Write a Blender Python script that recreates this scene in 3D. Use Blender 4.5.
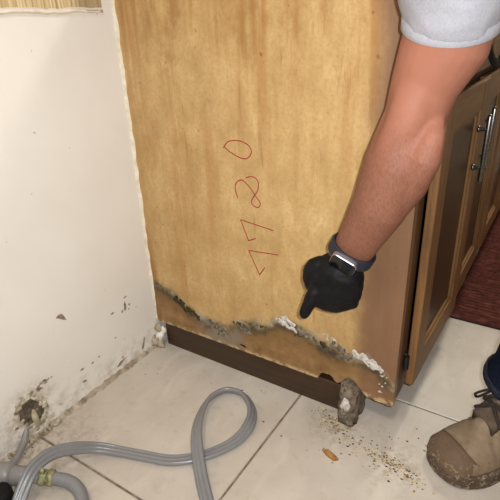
import bpy, bmesh, math, random
from mathutils import Vector, Matrix, noise as mnoise

for o in list(bpy.data.objects):
    bpy.data.objects.remove(o)
scene = bpy.context.scene
COL = scene.collection
rnd = random.Random(7)

# ------------------------------------------------------------------ camera, world, lights, exposure
CAM = Vector((0.7775, -0.7337, 0.7353))
RIGHT = Vector((0.84154821, 0.53886843, -0.03764865))
UP = Vector((-0.19879034, 0.37374707, 0.90597766))
FWD = Vector((-0.50227383, 0.75493969, -0.42164802))
FPX = 487.0
cd = bpy.data.cameras.new('camera')
cd.sensor_width = 36.0
cd.sensor_fit = 'HORIZONTAL'
cd.lens = 36.0 * FPX / 500.0
cd.clip_start = 0.02
cam = bpy.data.objects.new('camera', cd)
COL.objects.link(cam)
cam.matrix_world = Matrix(((RIGHT.x, UP.x, -FWD.x, CAM.x), (RIGHT.y, UP.y, -FWD.y, CAM.y),
                           (RIGHT.z, UP.z, -FWD.z, CAM.z), (0, 0, 0, 1)))
scene.camera = cam

w = bpy.data.worlds.new('world')
scene.world = w
w.use_nodes = True
w.node_tree.nodes['Background'].inputs[0].default_value = (1.0, 0.95, 0.9, 1)
w.node_tree.nodes['Background'].inputs[1].default_value = 0.02


def add_light(name, kind, loc, energy, color, size=0.1, target=None):
    l = bpy.data.lights.new(name, kind)
    l.energy = energy
    l.color = color
    if kind == 'AREA':
        l.shape = 'DISK'
        l.size = size
    else:
        l.shadow_soft_size = size
    o = bpy.data.objects.new(name, l)
    COL.objects.link(o)
    o.location = loc
    if target is not None:
        o.rotation_euler = (Vector(target) - Vector(loc)).to_track_quat('-Z', 'Y').to_euler()
    return o


# the phone's flash sits a little to the right of and above its lens
add_light('phone_flash', 'AREA', CAM + RIGHT * 0.03 + UP * 0.012 - FWD * 0.004, 7.4, (0.95, 1.0, 1.09), 0.012,
          CAM + RIGHT * 0.03 + FWD)
# the kitchen's ceiling lamp, behind the camera
add_light('ceiling_lamp_light', 'AREA', (0.75, -1.25, 2.33), 17.0, (1.0, 0.97, 0.92), 0.42, (0.75, -1.25, 0))
# and the one over the kitchen floor beyond the person
add_light('kitchen_lamp_light', 'AREA', (0.85, 1.3, 2.33), 31.0, (1.0, 0.96, 0.86), 0.42, (0.85, 1.3, 0))

vs = scene.view_settings
vs.view_transform = 'Standard'
vs.look = 'None'
vs.exposure = 0.06
vs.gamma = 1.0
vs.use_curve_mapping = False


# ------------------------------------------------------------------ helpers
def at(px, py, z):
    """a point seen at (px, py) of the 500 px frame, z metres in front of the lens"""
    return CAM + (FWD + RIGHT * ((px - 250) / FPX) + UP * ((250 - py) / FPX)) * z


def lin(c):
    r = []
    for v in c[:3]:
        v /= 255.0
        r.append(v / 12.92 if v <= 0.04045 else ((v + 0.055) / 1.055) ** 2.4)
    return (r[0], r[1], r[2], 1.0)


class G:
    """small node graph builder"""

    def __init__(self, name, rough=0.6, spec=0.5):
        self.m = bpy.data.materials.new(name)
        self.m.use_nodes = True
        self.nt = self.m.node_tree
        self.b = self.nt.nodes['Principled BSDF']
        self.b.inputs['Roughness'].default_value = rough
        self.b.inputs['Specular IOR Level'].default_value = spec
        self.tc = self.nt.nodes.new('ShaderNodeTexCoord')
        self.co = self.tc.outputs['Object']

    def link(self, a, inp):
        if isinstance(a, (int, float)):
            inp.default_value = a
        elif isinstance(a, tuple):
            inp.default_value = a
        else:
            self.nt.links.new(a, inp)

    def math(self, op, a, b=0.0, clamp=False):
        n = self.nt.nodes.new('ShaderNodeMath')
        n.operation = op
        n.use_clamp = clamp
        self.link(a, n.inputs[0])
        self.link(b, n.inputs[1])
        return n.outputs[0]

    def xyz(self, v=None):
        n = self.nt.nodes.new('ShaderNodeSeparateXYZ')
        self.link(v or self.co, n.inputs[0])
        return n.outputs

    def scale(self, s, off=(0, 0, 0)):
        n = self.nt.nodes.new('ShaderNodeMapping')
        self.link(self.co, n.inputs[0])
        n.inputs['Scale'].default_value = s
        n.inputs['Location'].default_value = off
        return n.outputs[0]

    def noise(self, scale=5.0, vec=None, detail=4.0, rough=0.55, dist=0.0):
        n = self.nt.nodes.new('ShaderNodeTexNoise')
        self.link(vec or self.co, n.inputs['Vector'])
        n.inputs['Scale'].default_value = scale
        n.inputs['Detail'].default_value = detail
        n.inputs['Roughness'].default_value = rough
        n.inputs['Distortion'].default_value = dist
        return n.outputs[0]

    def step(self, v, lo, hi):
        n = self.nt.nodes.new('ShaderNodeMapRange')
        n.interpolation_type = 'SMOOTHSTEP'
        self.link(v, n.inputs[0])
        n.inputs[1].default_value = lo
        n.inputs[2].default_value = hi
        return n.outputs[0]

    def mix(self, f, a, b, mode='MIX'):
        n = self.nt.nodes.new('ShaderNodeMix')
        n.data_type = 'RGBA'
        n.blend_type = mode
        self.link(f, n.inputs[0])
        self.link(a, n.inputs[6])
        self.link(b, n.inputs[7])
        return n.outputs[2]

    def ramp(self, f, stops):
        n = self.nt.nodes.new('ShaderNodeValToRGB')
        e = n.color_ramp.elements
        while len(e) < len(stops):
            e.new(0.5)
        for i, (p, c) in enumerate(stops):
            e[i].position = p
            e[i].color = lin(c)
        self.link(f, n.inputs[0])
        return n.outputs[0]

    def curve(self, v, pts):
        n = self.nt.nodes.new('ShaderNodeFloatCurve')
        c = n.mapping.curves[0]
        while len(c.points) < len(pts):
            c.points.new(0.5, 0.5)
        for i, p in enumerate(pts):
            c.points[i].location = p
        n.mapping.update()
        self.link(v, n.inputs['Value'])
        return n.outputs[0]

    def color(self, c):
        self.link(c, self.b.inputs['Base Color'])

    def bump(self, h, strength=0.3, dist=0.002):
        n = self.nt.nodes.new('ShaderNodeBump')
        n.inputs['Strength'].default_value = strength
        n.inputs['Distance'].default_value = dist
        self.link(h, n.inputs['Height'])
        self.nt.links.new(n.outputs[0], self.b.inputs['Normal'])


def simple(name, c1, c2, scale=20, rough=0.6, bump=0.0, spec=0.5, stretch=(1, 1, 1), metal=0.0):
    g = G(name, rough, spec)
    n = g.noise(scale, g.scale(stretch))
    g.color(g.ramp(n, [(0.32, c1), (0.68, c2)]))
    g.b.inputs['Metallic'].default_value = metal
    if bump:
        g.bump(n, bump)
    return g.m


def mesh_obj(name, verts, faces, mat=None, parent=None, smooth=False, loc=None):
    me = bpy.data.meshes.new(name)
    me.from_pydata([tuple(v) for v in verts], [], faces)
    me.update()
    bm = bmesh.new()
    bm.from_mesh(me)
    bmesh.ops.recalc_face_normals(bm, faces=bm.faces)
    bm.to_mesh(me)
    bm.free()
    return link_mesh(name, me, mat, parent, smooth, loc)


def link_mesh(name, me, mat=None, parent=None, smooth=False, loc=None):
    if smooth:
        me.polygons.foreach_set('use_smooth', [True] * len(me.polygons))
    if mat:
        me.materials.clear()
        me.materials.append(mat)
    o = bpy.data.objects.new(name, me)
    COL.objects.link(o)
    if parent:
        o.parent = parent
        if parent.location.length and loc is None:
            o.location = -parent.location
    if loc is not None:
        o.location = loc
    return o


def empty(name, loc=(0, 0, 0)):
    o = bpy.data.objects.new(name, None)
    o.empty_display_size = 0.05
    COL.objects.link(o)
    o.location = loc
    return o


def tag(o, label, cat, group=None, kind=None):
    if label:
        o['label'] = label
    if cat:
        o['category'] = cat
    if group:
        o['group'] = group
    if kind:
        o['kind'] = kind
    return o


def box_geo(a, b, bev=0.0, seg=2):
    bm = bmesh.new()
    bmesh.ops.create_cube(bm, size=1)
    for v in bm.verts:
        v.co = Vector([(a[i] + b[i]) / 2 + v.co[i] * (b[i] - a[i]) for i in range(3)])
    if bev:
        bmesh.ops.bevel(bm, geom=list(bm.edges), offset=bev, segments=seg, affect='EDGES', profile=0.5)
    me = bpy.data.meshes.new('m')
    bm.to_mesh(me)
    bm.free()
    return me


def box(name, a, b, mat, parent=None, bev=0.0, seg=2):
    return link_mesh(name, box_geo(a, b, bev, seg), mat, parent)


def smooth_pts(pts, n=4):
    """Catmull-Rom through the points"""
    P = [Vector(p) for p in pts]
    out = []
    for i in range(len(P) - 1):
        p0 = P[max(i - 1, 0)]
        p1, p2 = P[i], P[i + 1]
        p3 = P[min(i + 2, len(P) - 1)]
        for k in range(n):
            t = k / n
            out.append(0.5 * ((2 * p1) + (p2 - p0) * t + (2 * p0 - 5 * p1 + 4 * p2 - p3) * t * t
                              + (3 * p1 - p0 - 3 * p2 + p3) * t ** 3))
    out.append(P[-1])
    return out


def loft_rings(rings, cap=True):
    v, f = [], []
    n = len(rings[0])
    for r in rings:
        v += [Vector(p) for p in r]
    for i in range(len(rings) - 1):
        for k in range(n):
            a, b = i * n + k, i * n + (k + 1) % n
            f.append((a, b, b + n, a + n))
    if cap:
        f.append(tuple(range(n - 1, -1, -1)))
        m = (len(rings) - 1) * n
        f.append(tuple(range(m, m + n)))
    return v, f


def ring(c, a1, a2, n=20, pw=1.0):
    out = []
    for k in range(n):
        t = 2 * math.pi * k / n
        x, y = math.cos(t), math.sin(t)
        if pw != 1.0:
            x = math.copysign(abs(x) ** pw, x)
            y = math.copysign(abs(y) ** pw, y)
        out.append(c + a1 * x + a2 * y)
    return out


def tube_geo(pts, rad, n=10, cap=True, flat=None):
    """tube along points; rad number or list"""
    P = [Vector(p) for p in pts]
    R = rad if isinstance(rad, (list, tuple)) else [rad] * len(P)
    rings = []
    ref = None
    for i, p in enumerate(P):
        t = (P[min(i + 1, len(P) - 1)] - P[max(i - 1, 0)]).normalized()
        if ref is None:
            ref = t.orthogonal().normalized()
        ref = (ref - t * ref.dot(t)).normalized()
        rings.append(ring(p, ref * R[i], t.cross(ref) * R[i], n))
    return loft_rings(rings, cap)


def tube(name, pts, rad, mat, parent=None, n=10):
    v, f = tube_geo(pts, rad, n)
    return mesh_obj(name, v, f, mat, parent, True)


def merge(geos):
    V, F = [], []
    for v, f in geos:
        o = len(V)
        V += list(v)
        F += [tuple(i + o for i in q) for q in f]
    return V, F


def round_tube(pts, rad, n=12):
    """tube with rounded ends (a capsule chain), pts get a cap ring series"""
    P = [Vector(p) for p in pts]
    R = list(rad) if isinstance(rad, (list, tuple)) else [rad] * len(P)
    a = (P[0] - P[1]).normalized()
    b = (P[-1] - P[-2]).normalized()
    pre = [(P[0] + a * R[0] * s, R[0] * math.sqrt(max(0.0, 1 - s * s)) + 1e-5) for s in (0.98, 0.85, 0.55)]
    post = [(P[-1] + b * R[-1] * s, R[-1] * math.sqrt(max(0.0, 1 - s * s)) + 1e-5) for s in (0.55, 0.85, 0.98)]
    PP = [p for p, _ in pre] + P + [p for p, _ in post]
    RR = [r for _, r in pre] + R + [r for _, r in post]
    return tube_geo(PP, RR, n)


def remesh(name, geos, voxel, iters=6, factor=0.5, mat=None, parent=None, disp=None):
    """one continuous skin from overlapping closed pieces"""
    v, f = merge(geos)
    me = bpy.data.meshes.new(name)
    me.from_pydata([tuple(p) for p in v], [], f)
    bm = bmesh.new()
    bm.from_mesh(me)
    bmesh.ops.recalc_face_normals(bm, faces=bm.faces)
    bm.to_mesh(me)
    bm.free()
    t = bpy.data.objects.new('tmp', me)
    COL.objects.link(t)
    r = t.modifiers.new('r', 'REMESH')
    r.mode = 'VOXEL'
    r.voxel_size = voxel
    if iters:
        s = t.modifiers.new('s', 'SMOOTH')
        s.iterations = iters
        s.factor = factor
    dg = bpy.context.evaluated_depsgraph_get()
    out = bpy.data.meshes.new_from_object(t.evaluated_get(dg))
    bpy.data.objects.remove(t)
    bpy.data.meshes.remove(me)
    if disp:
        nrm = [q.normal.copy() for q in out.vertices]
        for i, q in enumerate(out.vertices):
            q.co += nrm[i] * disp(q.co)
    out.name = name
    return link_mesh(name, out, mat, parent, True)


def view_loft(st, n=24, zr=1.0, ends=True):
    """limb from stations (px, py, half width px, depth, [flatness])"""
    C = [at(s[0], s[1], s[3]) for s in st]
    rings = []
    for i, s in enumerate(st):
        t = (C[min(i + 1, len(C) - 1)] - C[max(i - 1, 0)]).normalized()
        vd = (C[i] - CAM).normalized()
        a1 = t.cross(vd).normalized()
        a2 = t.cross(a1).normalized()
        hw = s[2] * s[3] / FPX
        fl = s[4] if len(s) > 4 else zr
        rings.append((C[i], a1, a2, hw, hw * fl, t))
    R = [ring(c, a1 * h, a2 * d, n) for c, a1, a2, h, d, t in rings]
    if ends:
        c, a1, a2, h, d, t = rings[0]
        R = [ring(c - t * h * 0.5, a1 * h * 0.4, a2 * d * 0.4, n), ring(c - t * h * 0.3, a1 * h * 0.8, a2 * d * 0.8, n)] + R
        c, a1, a2, h, d, t = rings[-1]
        R += [ring(c + t * h * 0.3, a1 * h * 0.8, a2 * d * 0.8, n), ring(c + t * h * 0.5, a1 * h * 0.4, a2 * d * 0.4, n)]
    return loft_rings(R)


def blob(name, c, r, mat, parent, seed, amp=0.35, freq=1.6, sub=3):
    """noisy lump"""
    bm = bmesh.new()
    bmesh.ops.create_icosphere(bm, subdivisions=sub, radius=1.0)
    off = Vector((seed * 3.1, seed * 1.7, seed * 2.3))
    for v in bm.verts:
        d = 1 + amp * (mnoise.noise(v.co * freq + off) + 0.5 * mnoise.noise(v.co * freq * 2.7 + off))
        v.co = Vector((v.co.x * r[0] * d + c[0], v.co.y * r[1] * d + c[1], v.co.z * r[2] * d + c[2]))
    me = bpy.data.meshes.new(name)
    bm.to_mesh(me)
    bm.free()
    return link_mesh(name, me, mat, parent, True)


# ------------------------------------------------------------------ materials
PB = [(0.0, 0.180), (0.010, 0.176), (0.071, 0.155), (0.113, 0.132), (0.156, 0.118), (0.213, 0.12), (0.263, 0.139),
      (0.319, 0.153), (0.363, 0.176), (0.402, 0.171), (0.436, 0.16), (0.468, 0.148), (0.5, 0.141), (0.539, 0.146), (0.579, 0.12), (0.6, 0.10)]


def mat_panel():
    g = G('faded_particleboard', 0.5, 0.35)
    X, Y, Z = g.xyz()
    s1 = g.noise(1.0, g.scale((16, 16, 1.3)), 5, 0.6)
    s2 = g.noise(1.0, g.scale((55, 55, 3.5)), 4, 0.6)
    s3 = g.noise(1.0, g.scale((22, 22, 13)), 6, 0.68)
    fine = g.noise(150.0, None, 5, 0.75)
    c = g.ramp(s3, [(0.3, (166, 134, 84)), (0.55, (187, 154, 102)), (0.75, (204, 174, 125))])
    c = g.mix(g.math('MULTIPLY', g.step(s1, 0.50, 0.75), 0.5), c, lin((156, 108, 54)))
    c = g.mix(g.math('MULTIPLY', g.step(s2, 0.54, 0.74), 0.3), c, lin((158, 112, 58)))
    # long water streaks, stronger towards the top
    up = g.step(Z, 0.3, 0.8)
    s4 = g.noise(1.0, g.scale((34, 34, 2.2), (3, 0, 1)), 3, 0.5)
    c = g.mix(g.math('MULTIPLY', g.math('MULTIPLY', g.step(s4, 0.5, 0.66), up), 0.55), c, lin((146, 94, 38)))
    # blotchy brown water stains
    s5 = g.noise(1.0, g.scale((11, 11, 4.5), (1, 4, 2)), 6, 0.7)
    c = g.mix(g.math('MULTIPLY', g.math('MULTIPLY', g.step(s5, 0.50, 0.66), g.math('ADD', g.math('MULTIPLY', up, 0.75), 0.25)), 0.6), c, lin((142, 96, 46)))
    s6 = g.noise(1.0, g.scale((70, 70, 7), (6, 1, 2)), 4, 0.6)
    c = g.mix(g.math('MULTIPLY', g.step(s6, 0.60, 0.70), 0.5), c, lin((140, 98, 50)))
    c = g.mix(g.math('MULTIPLY', g.step(fine, 0.44, 0.64), 0.3), c, lin((146, 104, 56)))
    # small dark specks
    sp = g.noise(75.0, None, 1, 0.5)
    c = g.mix(g.math('MULTIPLY', g.step(sp, 0.74, 0.78), 0.6), c, lin((110, 66, 28)))
    # the band along the front edge never lost its brown finish
    wob = g.math('MULTIPLY', g.math('SUBTRACT', g.noise(9.0), 0.5), 0.05)
    fe = g.step(g.math('ADD', X, wob), 0.505, 0.545)
    pink = g.ramp(s2, [(0.3, (108, 75, 53)), (0.7, (122, 88, 64))])
    c = g.mix(g.math('MULTIPLY', fe, 0.92), c, pink)
    # back edge
    be = g.math('SUBTRACT', 1.0, g.step(g.math('ADD', X, g.math('MULTIPLY', wob, 0.4)), 0.012, 0.03))
    c = g.mix(g.math('MULTIPLY', be, g.math('SUBTRACT', 0.85, g.math('MULTIPLY', g.step(Z, 0.18, 0.40), 0.75))), c, lin((146, 98, 52)))
    # rot at the foot of the panel
    zb = g.math('MULTIPLY', g.curve(g.math('DIVIDE', X, 0.6), [(x / 0.6, z / 0.3) for x, z in PB]), 0.3)
    n1 = g.noise(26.0, None, 5, 0.65)
    n2 = g.noise(60.0, None, 4, 0.6)
    d = g.math('ADD', g.math('SUBTRACT', Z, zb), g.math('MULTIPLY', g.math('SUBTRACT', n1, 0.5), 0.035))
    below = g.math('MULTIPLY', g.math('SUBTRACT', 1.0, g.step(d, -0.014, 0.008)), g.math('SUBTRACT', 1.0, g.math('MULTIPLY', g.step(X, 0.50, 0.545), 0.7)))
    rot = g.ramp(n1, [(0.28, (94, 67, 38)), (0.5, (128, 95, 57)), (0.74, (156, 124, 84))])
    c = g.mix(g.math('MULTIPLY', below, 0.92), c, rot)
    ad = g.math('ABSOLUTE', g.math('ADD', d, 0.003))
    line = g.math('SUBTRACT', 1.0, g.step(ad, 0.003, 0.022))
    n5 = g.noise(17.0, g.scale((1, 1, 1), (2, 7, 3)), 5, 0.65)
    dark = g.math('MULTIPLY', g.math('MULTIPLY', line, g.step(n5, 0.36, 0.54)), 0.88)
    # darker tide mark just below the mould line
    tide = g.math('MULTIPLY', g.math('SUBTRACT', 1.0, g.step(g.math('ABSOLUTE', g.math('ADD', d, 0.016)), 0.0, 0.03)), g.step(n1, 0.35, 0.65))
    c = g.mix(g.math('MULTIPLY', tide, 0.7), c, lin((84, 58, 28)))
    c = g.mix(dark, c, g.ramp(g.noise(14.0, None, 2), [(0.4, (46, 39, 27)), (0.6, (72, 65, 38))]))
    halo = g.math('SUBTRACT', 1.0, g.step(g.math('ABSOLUTE', g.math('SUBTRACT', d, 0.006)), 0.002, 0.022))
    n3 = g.noise(38.0, g.scale((1, 1, 1), (5, 2, 8)), 4, 0.6)
    c = g.mix(g.math('MULTIPLY', g.math('MULTIPLY', halo, g.step(n3, 0.45, 0.65)), 0.7), c, lin((160, 150, 132)))
    # grey fuzz spreading down at about a third of the width
    gx = g.math('SUBTRACT', 1.0, g.step(g.math('ABSOLUTE', g.math('SUBTRACT', X, 0.2)), 0.03, 0.085))
    gf = g.math('MULTIPLY', g.math('MULTIPLY', gx, below), g.step(n3, 0.32, 0.56))
    c = g.mix(g.math('MULTIPLY', gf, 0.85), c, lin((128, 118, 102)))
    # pale worn lower edge
    le = g.math('MULTIPLY', g.math('SUBTRACT', 1.0, g.step(Z, 0.070, 0.080)), g.step(n2, 0.4, 0.55))
    c = g.mix(g.math('MULTIPLY', le, 0.7), c, lin((196, 172, 128)))
    g.color(c)
    g.bump(g.math('ADD', g.math('MULTIPLY', fine, 0.25), g.math('MULTIPLY', g.math('MULTIPLY', n2, below), 1.6)), 0.35, 0.003)
    return g.m


def mat_wood(name, c1, c2, stretch, rough=0.4, spec=0.5):
    g = G(name, rough, spec)
    n = g.noise(1.0, g.scale(stretch), 6, 0.6, 0.4)
    n2 = g.noise(1.0, g.scale(tuple(3.1 * s for s in stretch)), 3, 0.5)
    c = g.ramp(n, [(0.3, c1), (0.7, c2)])
    c = g.mix(g.math('MULTIPLY', g.step(n2, 0.5, 0.7), 0.45), c, lin(tuple(0.7 * v for v in c1)))
    g.color(c)
    g.bump(n2, 0.12, 0.001)
    return g.m


def mat_wall():
    g = G('off_white_paint', 0.55, 0.4)
    n = g.noise(6.0, None, 4)
    c = g.ramp(n, [(0.3, (222, 215, 202)), (0.7, (229, 223, 211))])
    X, Y, Z = g.xyz()
    low = g.math('SUBTRACT', 1.0, g.step(Z, 0.0, 0.10))
    n2 = g.noise(40.0, None, 5, 0.65)
    c = g.mix(g.math('MULTIPLY', g.math('MULTIPLY', low, g.step(n2, 0.42, 0.65)), 0.55), c, lin((168, 152, 128)))
    sp = g.noise(60.0, None, 1)
    c = g.mix(g.math('MULTIPLY', g.step(sp, 0.77, 0.8), 0.5), c, lin((150, 128, 104)))
    hd = g.math('SQRT', g.math('ADD', g.math('POWER', g.math('ADD', Y, 0.36), 2.0), g.math('POWER', g.math('SUBTRACT', Z, 0.06), 2.0)))
    hs_ = g.math('MULTIPLY', g.math('SUBTRACT', 1.0, g.step(hd, 0.03, 0.085)), g.step(n2, 0.38, 0.6))
    c = g.mix(g.math('MULTIPLY', hs_, 0.6), c, lin((160, 144, 108)))
    g.color(c)
    g.bump(g.noise(14.0, None, 3), 0.08, 0.004)
    return g.m


def mat_tile():
    g = G('glazed_floor_tile', 0.38, 0.5)
    n = g.noise(5.0, g.scale((1, 1, 1)), 6, 0.6)
    n2 = g.noise(32.0, None, 5, 0.65)
    n3 = g.noise(1.0, g.scale((20, 7, 1)), 3, 0.55, 0.8)
    c = g.ramp(n, [(0.3, (172, 161, 146)), (0.7, (194, 184, 169))])
    c = g.mix(g.math('MULTIPLY', g.step(n3, 0.52, 0.7), 0.35), c, lin((204, 195, 181)))
    c = g.mix(g.math('MULTIPLY', g.step(n2, 0.54, 0.74), 0.35), c, lin((146, 131, 112)))
    # trodden-in dirt below the rotten corner
    X, Y, Z = g.xyz()

    def spot(x, y, r):
        a = g.math('POWER', g.math('SUBTRACT', X, x), 2.0)
        b = g.math('POWER', g.math('SUBTRACT', Y, y), 2.0)
        return g.math('SUBTRACT', 1.0, g.step(g.math('SQRT', g.math('ADD', a, b)), 0.0, r))
    dd = g.math('MAXIMUM', g.math('MAXIMUM', spot(0.5, -0.03, 0.09), spot(0.63, -0.07, 0.075)), g.math('MULTIPLY', spot(0.02, -0.4, 0.2), 0.9))
    n4 = g.noise(55.0, None, 6, 0.7)
    c = g.mix(g.math('MULTIPLY', g.math('MULTIPLY', dd, g.step(n4, 0.42, 0.62)), 0.65), c, lin((120, 100, 74)))
    g.color(c)
    g.bump(n2, 0.06, 0.002)
    return g.m


M = {}
M['panel'] = mat_panel()
M['wall'] = mat_wall()
M['tile'] = mat_tile()
M['grout'] = simple('dirty_grout', (96, 80, 64), (140, 124, 104), 60, 0.9, 0.4)
M['kick'] = mat_wood('dark_brown_plinth', (46, 30, 16), (66, 44, 24), (3, 90, 90), 0.45)
M['door'] = mat_wood('stained_oak', (106, 73, 42), (134, 97, 59), (70, 70, 4), 0.5, 0.25)
M['doorh'] = mat_wood('stained_oak_rail', (106, 73, 42), (134, 97, 59), (70, 4, 70), 0.5, 0.25)
M['recess'] = mat_wood('stained_oak_shaded_field', (62, 42, 24), (82, 57, 33), (60, 60, 3), 0.4, 0.3)  # same oak darkened: shade of the door recess put into the colour
M['frame'] = mat_wood('shaded_face_frame', (80, 53, 30), (108, 73, 42), (60, 60, 4), 0.6, 0.25)  # brown darkened to paint in the shade between panel and door
M['carcass'] = simple('carcass_board', (90, 60, 34), (110, 76, 44), 20)
M['steel'] = simple('brushed_nickel', (110, 108, 104), (136, 134, 130), 40, 0.3, 0, 0.5, (1, 1, 8), 1.0)
M['hinge'] = simple('dark_hinge', (30, 28, 26), (48, 44, 40), 60, 0.4, 0, 0.5, (1, 1, 1), 0.6)
M['worktop'] = simple('speckled_laminate', (92, 80, 66), (130, 114, 96), 120, 0.35)
M['crust'] = simple('white_mould', (160, 152, 138), (206, 202, 194), 120, 0.95, 0.8, 0.1)
M['crustgrey'] = simple('grey_mould', (66, 57, 43), (142, 132, 114), 170, 0.95, 0.9, 0.1)
M['crustdark'] = simple('dark_mould', (36, 31, 22), (84, 76, 48), 110, 0.95, 0.9, 0.1)
M['rotwood'] = simple('rotten_board', (56, 40, 26), (134, 120, 102), 55, 0.9, 0.8, 0.2)
M['hole'] = simple('rotted_cavity_shade', (16, 12, 8), (30, 22, 14), 80, 1.0, 0.3, 0.1)  # near-black colour paints the shade inside rotted openings
M['ink'] = simple('red_marker', (136, 26, 30), (156, 38, 38), 200, 0.6)
M['caulk'] = simple('old_caulk', (206, 192, 164), (228, 218, 196), 60, 0.8, 0.5)
M['dirt'] = simple('dirty_joint', (122, 106, 84), (184, 170, 148), 50, 0.95, 0.8)
M['chip'] = simple('bare_chip', (120, 98, 82), (160, 138, 120), 90, 0.9)
M['hose'] = simple('grey_vinyl', (112, 112, 112), (126, 125, 124), 10, 0.28, 0, 0.6)
M['pvc'] = simple('grey_plastic', (112, 110, 106), (134, 131, 126), 30, 0.4)
M['brass'] = simple('corroded_brass', (90, 104, 72), (176, 164, 120), 160, 0.6, 0.5, 0.5, (1, 1, 1), 0.3)
M['black'] = simple('black_plastic', (12, 11, 10), (20, 18, 17), 40, 0.75, 0, 0.2)
M['cream'] = simple('cream_plastic', (164, 152, 116), (206, 196, 166), 60, 0.7, 0.3)
M['foam'] = simple('yellowed_filler', (138, 122, 84), (196, 184, 150), 60, 0.9, 0.8)
M['mat'] = None


def mat_rug():
    g = G('ribbed_maroon_pile', 0.9, 0.2)
    n = g.noise(60.0, None, 4)
    n2 = g.noise(1.0, g.scale((18, 60, 1)), 3)
    c = g.ramp(n, [(0.3, (58, 26, 20)), (0.7, (92, 46, 36))])
    c = g.mix(g.math('MULTIPLY', g.step(n2, 0.56, 0.66), 0.4), c, lin((120, 70, 56)))
    g.color(c)
    g.bump(n2, 0.6, 0.004)
    return g.m


M['mat'] = mat_rug()


def mat_straw():
    g = G('straw_wallpaper', 0.8, 0.2)
    n = g.noise(1.0, g.scale((220, 220, 4)), 4, 0.6)
    n2 = g.noise(12.0)
    c = g.ramp(n, [(0.3, (150, 122, 78)), (0.5, (198, 174, 128)), (0.7, (224, 206, 166))])
    Y = g.xyz()[1]
    c = g.mix(g.math('MULTIPLY', g.step(g.math('ADD', Y, g.math('MULTIPLY', n2, 0.02)), -0.09, -0.06), 0.55), c, lin((136, 116, 84)))
    g.color(c)
    g.bump(n, 0.5, 0.002)
    return g.m


M['straw'] = mat_straw()


def mat_skin():
    g = G('skin', 0.62, 0.25)
    n = g.noise(14.0, None, 4)
    c = g.ramp(n, [(0.3, (143, 91, 70)), (0.7, (158, 104, 82))])
    n2 = g.noise(1.0, g.scale((420, 420, 160)), 5, 0.75)
    Z = g.xyz()[2]
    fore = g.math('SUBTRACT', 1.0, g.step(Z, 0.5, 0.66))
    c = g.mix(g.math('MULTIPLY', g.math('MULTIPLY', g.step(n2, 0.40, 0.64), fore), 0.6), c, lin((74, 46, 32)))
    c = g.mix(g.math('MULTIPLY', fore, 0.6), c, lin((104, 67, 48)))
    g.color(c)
    g.b.inputs['Subsurface Weight'].default_value = 0.08
    g.b.inputs['Subsurface Radius'].default_value = (0.01, 0.004, 0.002)
    g.bump(n2, 0.12, 0.001)
    return g.m


M['skin'] = mat_skin()


def mat_shirt():
    g = G('heather_grey_jersey', 0.9, 0.1)
    n = g.noise(1.0, g.scale((520, 520, 220)), 5, 0.8)
    c = g.ramp(n, [(0.3, (146, 144, 148)), (0.5, (162, 160, 163)), (0.7, (172, 170, 173))])
    g.color(c)
    g.bump(n, 0.2, 0.001)
    return g.m


M['shirt'] = mat_shirt()
M['denim'] = simple('dark_denim', (14, 18, 30), (24, 30, 46), 300, 0.9, 0.4, 0.1)
M['hem'] = simple('denim_hem', (28, 31, 40), (48, 52, 62), 300, 0.9, 0.4, 0.1)
M['glove'] = simple('black_nitrile', (9, 8, 9), (15, 13, 14), 60, 0.6, 0.15, 0.2)
M['band'] = simple('navy_silicone', (18, 20, 32), (26, 29, 42), 60, 0.6)
M['watchcase'] = simple('steel_watch_case', (176, 182, 196), (196, 202, 214), 30, 0.32, 0, 0.5, (1, 1, 1), 1.0)
M['glass'] = simple('black_watch_glass', (6, 6, 8), (12, 12, 14), 30, 0.08)
M['hair'] = simple('dark_hair', (34, 24, 18), (58, 42, 30), 120, 0.7, 0.5)


def mat_boot(name, c1, c2, mud):
    g = G(name, 0.75, 0.25)
    n = g.noise(24.0, None, 5, 0.6)
    n2 = g.noise(140.0, None, 3)
    c = g.ramp(n, [(0.3, c1), (0.7, c2)])
    c = g.mix(g.math('MULTIPLY', g.step(n2, 0.5, 0.7), 0.3), c, lin(tuple(0.75 * v for v in c1)))
    if mud:
        n3 = g.noise(130.0, None, 3, 0.6, 1.0)
        Z = g.xyz()[2]
        lo = g.math('SUBTRACT', 1.0, g.step(Z, 0.03, 0.06))
        c = g.mix(g.math('MULTIPLY', g.math('MULTIPLY', g.step(n3, 0.55, 0.62), lo), 0.5), c, lin((176, 158, 136)))
    g.color(c)
    g.bump(g.math('ADD', n, g.math('MULTIPLY', n2, 0.4)), 0.25, 0.003)
    return g.m


M['boot'] = mat_boot('worn_taupe_nubuck', (112, 94, 74), (142, 122, 98), False)
M['toecap'] = mat_boot('scuffed_toe_leather', (88, 70, 54), (108, 88, 68), True)
M['sole'] = mat_boot('brown_rubber_sole', (70, 56, 44), (92, 76, 60), True)
M['lace'] = simple('dark_brown_lace', (30, 23, 18), (52, 40, 32), 200, 0.9, 0.3)
M['tongue'] = simple('boot_tongue', (72, 58, 46), (96, 80, 64), 60, 0.9, 0.3)

# ------------------------------------------------------------------ room shell
RX, RY0, RY1, RZ = 3.0, -2.2, 2.6, 2.4

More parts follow.
